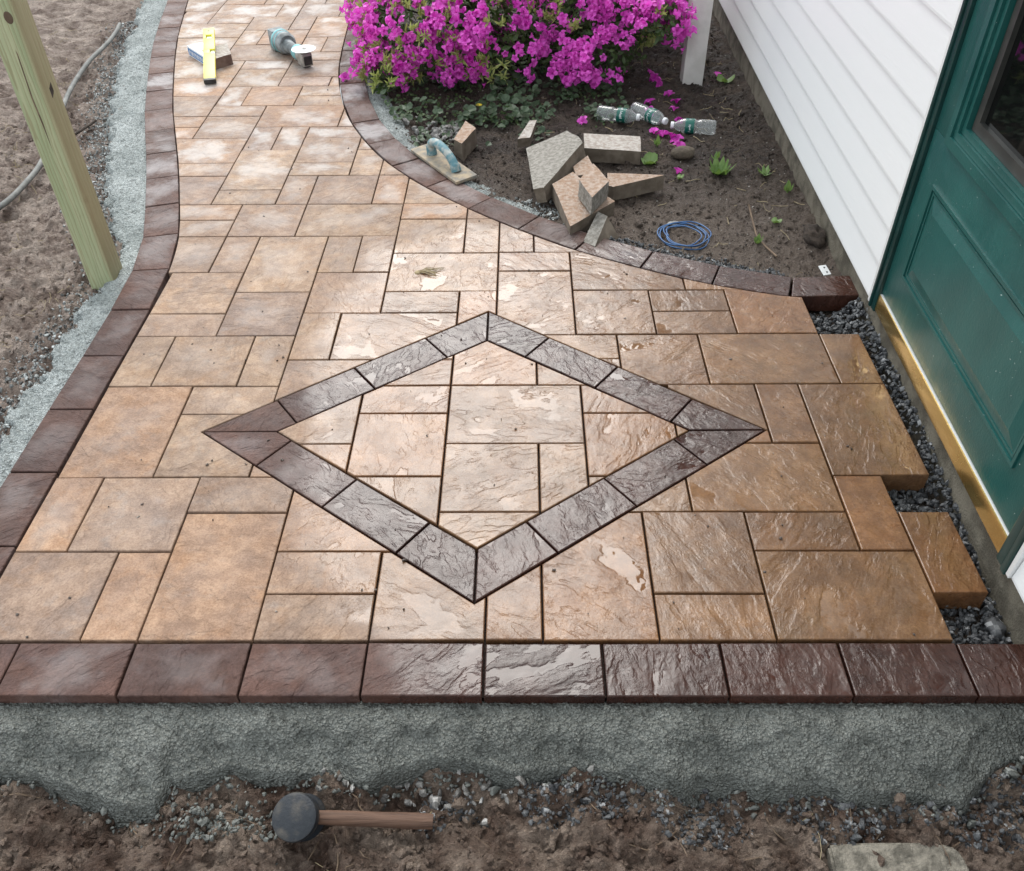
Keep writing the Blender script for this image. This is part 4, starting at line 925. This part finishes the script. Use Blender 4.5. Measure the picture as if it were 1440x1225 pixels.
for k in range(150):
    t = k / 150 * 2 * math.pi * 4.6; rad = 0.66 + 0.07 * math.sin(t * 0.37) + 0.035 * math.sin(t * 2.3 + 1) + 0.02 * math.sin(t * 5.1) + (0.0 if k < 118 else -0.012 * (k - 118)); cxw = 5.50 - 0.05 * math.cos(t * 0.21) - (0.0 if k < 118 else 0.008 * (k - 118))
    pts.append((cxw + rad * math.cos(t) * 1.0, 14.45 + rad * math.sin(t) * 1.12, gz(5.5, 14.4) + 0.07 + 0.035 * math.sin(t * 0.8) + 0.0006 * k))
o = MB().tube(pts, 0.021, 6).build('wire_coil', MAT['wire'], smooth=True); tag(o, 'loose coil of thin blue wire on the bed near the border', 'wire')
sc = empty('outlet_plate', (8.90, 11.90, 0.03), rot=(0.35, 0.05, 0.35)); tag(sc, 'small white plastic plate on the soil behind the last border block', 'scrap')
MB().box((0, 0, 0), (0.24, 0.34, 0.03), 0.012).build('plate', MAT['white_trim'], sc)
for q in (-0.08, 0.08): MB().lathe([(0.026, 0), (0.026, 0.004), (0, 0.005)], 10).build('hole', MAT['black'], sc, (0.02, q, 0.016))
tw = MB().tube(spline([(7.60, 15.75, gz(7.6, 15.7) + 0.30), (7.64, 14.9, gz(7.6, 14.9) + 0.12), (7.66, 14.2, gz(7.6, 14.2) + 0.06), (7.95, 13.2, gz(7.9, 13.2) + 0.05)], 5), 0.032, 6).build('twig', MAT['twig'], smooth=True); tag(tw, 'thin bent brown twig standing in the bed near the house', 'twig')
tg = MB().tube(spline([(-15.3, 23.2, -0.2), (-15.5, 22.2, -0.18), (-15.9, 21.4, -0.25)], 5), 0.05, 6).build('twig', MAT['bark'], smooth=True); tag(tg, 'short dark stick on the earth right of the timber post', 'twig')
bm = bmesh.new(); pts = [(5.22, -3.60), (5.24, -3.06), (5.9, -3.02), (6.9, -3.02), (7.16, -3.10), (7.24, -3.35), (7.15, -3.95), (6.2, -4.1), (5.3, -4.0)]
tv = [bm.verts.new(((p[0] - 6.2) * S, (p[1] + 3.5) * S, 0.30 * S)) for p in pts]; f0 = bm.faces.new(tv)
ex = bmesh.ops.extrude_face_region(bm, geom=[f0]); 
for v in [g for g in ex['geom'] if isinstance(g, bmesh.types.BMVert)]: v.co.z -= 0.30 * S
bmesh.ops.recalc_face_normals(bm, faces=bm.faces); bmesh.ops.bevel(bm, geom=list(bm.edges), offset=0.04 * S, segments=2, affect='EDGES')
me = bpy.data.meshes.new('flagstone'); bm.to_mesh(me); bm.free(); o = link_mesh('flagstone', me, MAT['slab'], None, (6.2, -3.5, -1.13)); tag(o, 'flat tan grey flagstone bedded in the earth in front of the mortar', 'stone')

# ------------------------------------------------------------------ rubber mallet standing on its head
ml = empty('rubber_mallet', (-2.75, -2.60, -0.98)); tag(ml, 'rubber mallet with dusty black head and wooden handle in front of the mortar', 'mallet')
tilt = Matrix.Rotation(0.42, 4, 'X') @ Matrix.Rotation(-0.05, 4, 'Y')
MB().lathe([(0.0, 0.0), (0.27, 0.0), (0.335, 0.05), (0.345, 0.12), (0.345, 0.20), (0.315, 0.23), (0.30, 0.36), (0.315, 0.48), (0.345, 0.52), (0.352, 0.62), (0.335, 0.68), (0.285, 0.705), (0.0, 0.71)], 32, tilt).build('head', MAT['rubber'], ml, auto=0.8)
h0 = tilt @ Vector((0.26, 0, 0.40)); h1 = Vector((2.02, -0.18, 0.26))
MB().tube([h0.lerp(h1, k / 8) for k in range(9)], [0.10, 0.108, 0.112, 0.112, 0.112, 0.115, 0.12, 0.122, 0.112], 14).build('handle', MAT['handle'], ml, auto=0.9)

# ------------------------------------------------------------------ azalea
def grid_leaf(w, l, fold=0.25, nseg=4):
    """pointed leaf along +y"""
    V = []; F = []
    for i in range(nseg + 1):
        t = i / nseg; ww = w * math.sin(math.pi * (0.08 + 0.92 * t) ** 0.8) * (1 - 0.1 * t) if 0 < i < nseg else w * 0.05
        z = -0.25 * l * t * t
        V += [(-ww, l * t, z + fold * ww), (0, l * t, z), (ww, l * t, z + fold * ww)]
    for i in range(nseg):
        b = 3 * i; F += [(b, b + 1, b + 4, b + 3), (b + 1, b + 2, b + 5, b + 4)]
    return np.array(V), np.array(F)
def blossom_mesh(seed, open_=1.0):
    rr = random.Random(seed); mb = MB()
    for k in range(5):
        a = 2 * math.pi * k / 5 + rr.uniform(-0.12, 0.12); ca, sa = math.cos(a), math.sin(a); prof = []
        for (rad, wd, z) in ((0.015, 0.015, 0.0), (0.06, 0.050, 0.13), (0.16 * open_, 0.108, 0.215 + rr.uniform(-.04, .05)), (0.27 * open_, 0.040, 0.20 + rr.uniform(-.12, .08))):
            prof.append([(rad * ca - s_ * wd * sa, rad * sa + s_ * wd * ca, z + 0.02 * abs(s_)) for s_ in (-1, 1)])
        V = [q for p in prof for q in p]; mb.add(V, [(0, 1, 3, 2), (2, 3, 5, 4), (4, 5, 7, 6)])
    for k in range(3):
        a = rr.uniform(0, 6.28); x1, y1 = 0.07 * math.cos(a), 0.07 * math.sin(a)
        mb.add([(-0.006, 0, 0.02), (0.006, 0, 0.02), (x1 + 0.006, y1, 0.27), (x1 - 0.006, y1, 0.27)], [(0, 1, 2, 3)])
    me = bpy.data.meshes.new('blossom'); me.from_pydata([(v[0] * S, v[1] * S, v[2] * S) for v in mb.v], [], mb.f); me.materials.append(MAT['petal']); me.update()
    return me, np.array(mb.v), [f for f in mb.f]
BL = [blossom_mesh(k, o_) for k, o_ in enumerate((1.0, 0.9, 1.08, 0.75))]
shrub = empty('azalea_shrub', (1.4, 31.0, -0.5)); tag(shrub, 'magenta flowering azalea shrub beside the curved walkway', 'shrub')
SO = np.array([1.4, 31.0, -0.5])
# crown: overlapping lobes (centre, radii)
LOB = [((6.0, 26.7, 2.1), (0.95, 1.1, 0.7)), ((4.7, 28.2, 1.9), (1.7, 1.8, 1.2)), ((3.4, 27.9, 0.75), (2.3, 2.3, 1.3)), ((-3.1, 28.6, 1.3), (2.6, 3.0, 1.9)), ((-0.4, 28.4, 1.6), (3.0, 2.9, 2.1)), ((2.3, 29.4, 2.1), (2.8, 2.7, 2.2)), ((5.3, 31.6, 2.0), (2.7, 3.0, 1.9)), ((0.3, 32.5, 2.4), (4.4, 3.8, 2.4)), ((-3.6, 32.0, 1.5), (2.9, 3.6, 2.0)), ((3.8, 34.5, 2.2), (3.6, 3.5, 2.2)), ((-4.7, 26.2, 0.45), (0.8, 1.5, 0.7))]
def on_lobes(n, seed, shell=(0.9, 1.02), zmin=-0.1, front=True):
    rg = np.random.default_rng(seed); wts = np.array([l[1][0] * l[1][1] for l in LOB]); wts /= wts.sum(); out = []; nor = []
    while len(out) < n:
        c, rd = LOB[rg.choice(len(LOB), p=wts)]; d = rg.normal(size=3); d /= np.linalg.norm(d)
        rr = rg.uniform(*shell) * (1 + 0.12 * float(fbm(np.array(d[0] * 3 + c[0]), np.array(d[1] * 3 + d[2] * 2 + c[1]), 1.0, 2)))
        p = np.array(c) + d * np.array(rd) * rr
        if p[2] < zmin: continue
        if any(np.sum(((p - np.array(c2)) / np.array(r2)) ** 2) < (shell[0] * 0.93) ** 2 for c2, r2 in LOB): continue
        nn = d / np.array(rd); out.append(p); nor.append(nn / np.linalg.norm(nn))
    return np.array(out), np.array(nor)
def frames(N, rg, spread=0.35):
    """rotation matrices whose local z is N, jittered"""
    N = N + rg.normal(size=N.shape) * spread; N /= np.linalg.norm(N, axis=1)[:, None]
    a = rg.normal(size=N.shape); X = np.cross(a, N); X /= np.linalg.norm(X, axis=1)[:, None]; Y = np.cross(N, X)
    return np.stack([X, Y, N], -1)
rg = np.random.default_rng(21)
# clusters of blossoms
CP, CN = on_lobes(610, 31, (0.97, 1.05), 0.25)
dens = fbm(CP[:, 0], CP[:, 1] + CP[:, 2], 0.55, 3, 14.0) + 0.30 * ((CP[:, 0] > -2.4) & (CP[:, 0] < 2.6)) - 0.06 * (CP[:, 0] < -3.0) - 0.03 * (CP[:, 0] > 3.4) + 0.14 * (CP[:, 2] - 1.6)
CP, CN = CP[dens > -0.08], CN[dens > -0.08]
fp, fn = [], []
for p, nn in zip(CP, CN):
    k = rg.integers(6, 13)
    for j in range(k):
        fp.append(p + rg.normal(size=3) * 0.21 + nn * 0.05); q = nn * 0.8 + np.array([0, -0.25, 0.3]) + rg.normal(size=3) * 0.65; fn.append(q / np.linalg.norm(q))
fp, fn = np.array(fp), np.array(fn); FR = frames(fn, rg, 0.1)
vis = fp[:, 1] - 0.9 * fp[:, 2] + 0.0 * fp[:, 0]; order = np.argsort(vis)
def mat4(R, p, s): return Matrix.Translation(Vector(p) * S) @ Matrix([list(q) for q in R]).to_4x4() @ Matrix.Scale(s, 4)
near = order[:290]
for k in near:
    o = bpy.data.objects.new('blossom', BL[int(rg.integers(0, 4))][0]); COL.objects.link(o); o.parent = shrub
    o.matrix_local = mat4(FR[k], fp[k] - SO, rg.uniform(0.55, 0.92))
rest = order[290:]; mbv, mbf = [], []
for t_ in range(4):
    pass
V0 = BL[0][1]; F4 = np.array([f for f in BL[0][2]])
V, F = scatter(V0, F4, fp[rest] - SO, FR[rest], rg.uniform(0.55, 0.9, len(rest)))
o = mk_np('blossoms', V, F, MAT['petal'], shrub); tag(o, kind='stuff')
# leaves: dark inner foliage, whorls at the surface, fresh shoots on the sunny left
LV, LF = grid_leaf(0.062, 0.26); 
P, N = on_lobes(8500, 41, (0.66, 1.0), -0.3); R = frames(N + np.array([0, 0, 0.15]), rg, 0.75)
V, F = scatter(LV, LF, P - SO, R, rg.uniform(0.8, 1.6, len(P))); o = mk_np('foliage', V, F, MAT['leaf'], shrub); tag(o, kind='stuff')
P, N = on_lobes(1300, 43, (1.0, 1.12), 0.2); sunny = (P[:, 0] < 0.0) | (fbm(P[:, 0], P[:, 1] + P[:, 2], 0.7, 2, 4.0) > 0.28)
P, N = P[sunny], N[sunny]; pp, nn = [], []
for p, q in zip(P, N):
    for j in range(11):
        d = q * 0.5 + rg.normal(size=3) * 0.6 + np.array([0, -0.1, 0.5]); pp.append(p + rg.normal(size=3) * 0.05); nn.append(d / np.linalg.norm(d))
pp, nn = np.array(pp), np.array(nn); Rz = frames(nn, rg, 0.05); Rl = np.stack([Rz[:, :, 0], Rz[:, :, 2], -Rz[:, :, 1]], -1)
V, F = scatter(LV, LF, pp - SO, Rl, np.c_[rg.uniform(0.6, 0.9, len(pp)), rg.uniform(0.9, 1.5, len(pp)), np.ones(len(pp))]); o = mk_np('fresh_shoots', V, F, MAT['newleaf'], shrub); tag(o, kind='stuff')
tr = MB(); sr = random.Random(9)
for k in range(33):
    c, rd = LOB[k % len(LOB)]; e = Vector(c) + Vector((sr.uniform(-1, 1) * rd[0] * .7, sr.uniform(-1, 1) * rd[1] * .7, sr.uniform(-0.2, 0.6) * rd[2])); s0 = Vector((1.4 + sr.uniform(-.8, .8), 31 + sr.uniform(-.8, .8), -0.6))
    mid = s0.lerp(e, 0.5) + Vector((sr.uniform(-.5, .5), sr.uniform(-.5, .5), 0.1)); q = spline([s0, mid, e], 4)
    tr.tube([Vector(p) - Vector(SO) for p in q], [0.11 - 0.085 * i / (len(q) - 1) for i in range(len(q))], 6)
tr.build('stems', MAT['bark'], shrub, smooth=True)

# ------------------------------------------------------------------ ground cover, weeds, fallen blossoms
def round_leaf(r_=0.16):
    V = [(0, 0, 0)]; n = 9
    for i in range(n):
        a = -math.pi / 2 + 0.25 + (2 * math.pi - 0.5) * i / (n - 1); k = 1.0 + 0.08 * math.cos(3 * a); V.append((r_ * k * math.cos(a), r_ * (0.9 + k * math.sin(a)), 0.03 * math.cos(2 * a)))
    return np.array(V), np.array([(0, i, i + 1) for i in range(1, n)])
RV, RF = round_leaf()
def cover(name, region, n, seed, smin, smax, label, mat, hmax=0.5):
    g = np.random.default_rng(seed); x = g.uniform(region[0], region[1], n * 3); y = g.uniform(region[2], region[3], n * 3)
    ok = (x > xro(y) + 0.45) & (fbm(x, y, 0.8, 3, seed * 1.3) > -0.12) & (np.abs(x - 0.5 * (region[0] + region[1])) < 60); x, y = x[ok][:n], y[ok][:n]
    z = ground_h(x, y) + g.uniform(0.03, hmax, len(x)); N = np.c_[g.normal(0, .35, len(x)), g.normal(-.25, .35, len(x)), np.ones(len(x))]
    V, F = scatter(RV, RF, np.c_[x, y, z], frames(N, g, 0.15), g.uniform(smin, smax, len(x)))
    o = mk_np(name, V, F, mat); tag(o, label, 'ground cover', kind='stuff'); return o
cover('ground_ivy', (-4.9, 1.4, 22.8, 28), 330, 3, 0.35, 1.15, 'low round leaved ground cover under the front of the azalea', MAT['ivy'], 0.65)
cover('ground_ivy', (0.6, 4.6, 23.3, 29), 330, 4, 0.4, 0.85, 'sparse round leaved ground cover behind the bottles', MAT['ivy'], 0.4)
cover('ground_ivy', (-3.2, 1.6, 20.8, 23.4), 120, 5, 0.4, 1.0, 'scattered small leaves on the soil behind the float', MAT['ivy'], 0.15)
cover('low_weeds', (-4.6, 4.6, 22.8, 28), 500, 6, 0.25, 0.5, 'mat of tiny leaves and stems below the azalea', MAT['leaf'], 0.35)
WL, WF = grid_leaf(0.10, 0.42, 0.3)
def weed(name, x, y, n, size, label, tilt=0.55, leaf=None, seed=0):
    g = np.random.default_rng(seed + 50); z = gz(x, y); a = np.linspace(0, 2 * math.pi, n, endpoint=False) + g.uniform(-0.3, 0.3, n)
    Rm = []
    for k in range(n):
        e = tilt + g.uniform(-0.3, 0.35); d = np.array([math.cos(a[k]) * math.cos(e), math.sin(a[k]) * math.cos(e), math.sin(e)]); s_ = np.array([-math.sin(a[k]), math.cos(a[k]), 0]); Rm.append(np.stack([s_, d, np.cross(s_, d)], -1))
    lv_, lf_ = leaf or (WL, WF)
    V, F = scatter(lv_, lf_, np.zeros((n, 3)) + np.c_[np.cos(a), np.sin(a), np.zeros(n)] * 0.03 + np.array([0, 0, 0.02]), np.array(Rm), size * g.uniform(0.6, 1.2, n))
    e = empty(name, (x, y, z)); tag(e, label, 'weed'); mk_np('leaves', V, F, MAT['weed'], e, smooth=True)
    MB().tube([(0, 0, -0.08), (0.01, 0, 0.05)], 0.03, 6).build('stem', MAT['weed'], e); return e
weed('weed', 7.25, 18.7, 15, 1.35, 'leafy green weed on bare soil between stone and house', 0.6, seed=1)
weed('weed', 7.30, 19.75, 5, 0.7, 'small green seedling behind the leafy weed', 0.7, seed=2)
weed('weed', 5.05, 19.5, 7, 0.75, 'broad leaved green weed beside the pale rectangular offcut', 0.5, (RV * 1.5, RF), 3)
weed('weed', 5.45, 21.0, 5, 0.8, 'little seedling in front of the fallen blossoms', 0.9, seed=4)
weed('weed', 8.75, 18.6, 7, 0.8, 'thin straggling weed near the foundation', 0.4, seed=5)
weed('weed', 5.85, 18.3, 4, 0.6, 'single round leaved sprout beside the blossom on bare soil', 0.6, (RV, RF), 6)
weed('weed', 8.35, 15.2, 4, 0.75, 'round leaved sprout between twig and foundation', 0.5, (RV, RF), 7)
weed('weed', 7.55, 14.0, 8, 0.6, 'grassy tuft at the foot of the bent twig', 0.9, seed=8)
weed('weed', 9.2, 17.3, 5, 0.8, 'upright sprout against the house foundation', 1.1, seed=9)
weed('weed', -15.6, 13.2, 9, 0.6, 'yellow green tuft on the earth left of the timber post', 0.9, seed=10)
weed('weed', 9.0, 27.4, 3, 1.2, 'heart leaved seedling between white post and house', 0.5, (RV, RF), 11)
dn = empty('dandelion', (-0.95, 23.9, gz(-0.95, 23.9))); tag(dn, 'single yellow dandelion in front of the azalea', 'flower')
MB().tube([(0, 0, 0), (0.02, -0.02, 0.35)], 0.012, 5).build('stalk', MAT['weed'], dn)
pm = MB()
for k in range(16):
    a = k * 0.3927; pm.add([(0, 0, 0.36), (0.11 * math.cos(a - .15), 0.11 * math.sin(a - .15), 0.39), (0.13 * math.cos(a), 0.13 * math.sin(a), 0.38), (0.11 * math.cos(a + .15), 0.11 * math.sin(a + .15), 0.40)], [(0, 1, 2, 3)])
pm.build('flower_head', MAT['yellowflower'], dn)
FB = [(-6.35, 26.6, 0.0, 'fallen magenta blossom lying on the curved border blocks')]
for x, y, w_ in ((5.75, 21.75, 'second from the left of the row between bottles and brown stone'), (6.0, 21.5, 'in the middle of the row between bottles and brown stone'), (6.25, 21.3, 'at the right end of the row below the right bottle'), (6.2, 20.75, 'touching the brown stone'), (5.45, 21.9, 'leftmost of the row in front of the middle bottle')): FB.append((x, y, None, 'fallen magenta blossom ' + w_))
FB.append((5.85, 18.75, None, 'lone fallen blossom on bare soil right of the offcuts')); FB.append((6.5, 23.2, None, 'fallen magenta blossom behind the right bottle')); FB.append((3.0, 23.1, None, 'fallen magenta blossom left of the bottles'))
fr_ = random.Random(12)
ORD = 'first second third fourth fifth sixth seventh eighth ninth tenth eleventh twelfth thirteenth fourteenth'.split()
for k, (a_, b_) in enumerate(sorted([(fr_.uniform(24.0, 30.5), fr_.uniform(4.7, 6.9)) for _ in range(9)])): FB.append((b_, a_, None, ORD[k] + ' fallen blossom behind the bottles on dark soil, counting back towards the azalea'))
FB.append((8.75, 27.9, None, 'fallen blossom between white post and house'))
for x, y, z, lab in FB:
    o = bpy.data.objects.new('fallen_blossom', BL[fr_.randrange(4)][0]); COL.objects.link(o)
    zz_ = (gz(x, y) + 0.03) if z is None else z + 0.02
    o.location = Vector((x, y, zz_)) * S; o.rotation_euler = (fr_.uniform(-0.7, 0.7), fr_.uniform(-0.7, 0.7), fr_.uniform(0, 6.28)); sc_ = fr_.uniform(0.75, 1.05); o.scale = (sc_, sc_, sc_ * 0.8)
    tag(o, lab, 'blossom', 'fallen azalea blossoms')
tm = MB(); gr_ = random.Random(3)
for k in range(22):
    a = gr_.uniform(-0.5, 0.5); x0, y0 = gr_.uniform(-0.1, 0.1), gr_.uniform(-0.05, 0.05); L_ = gr_.uniform(0.25, 0.6)
    tm.tube([(x0, y0, 0.02), (x0 + L_ * 0.5 * math.cos(a), y0 + L_ * 0.5 * math.sin(a), 0.05 + gr_.uniform(0, .03)), (x0 + L_ * math.cos(a), y0 + L_ * math.sin(a), 0.02)], 0.008, 4)
tm.lathe([(0.1, 0), (0.07, 0.03), (0.0, 0.04)], 8, Matrix.Translation((-0.05, 0, 0.0)))
o = tm.build('grass_tuft', MAT['straw'], None, (-2.15, 11.95, 0.005)); tag(o, 'torn tuft of dry grass lying on a paver behind the diamond', 'grass tuft')
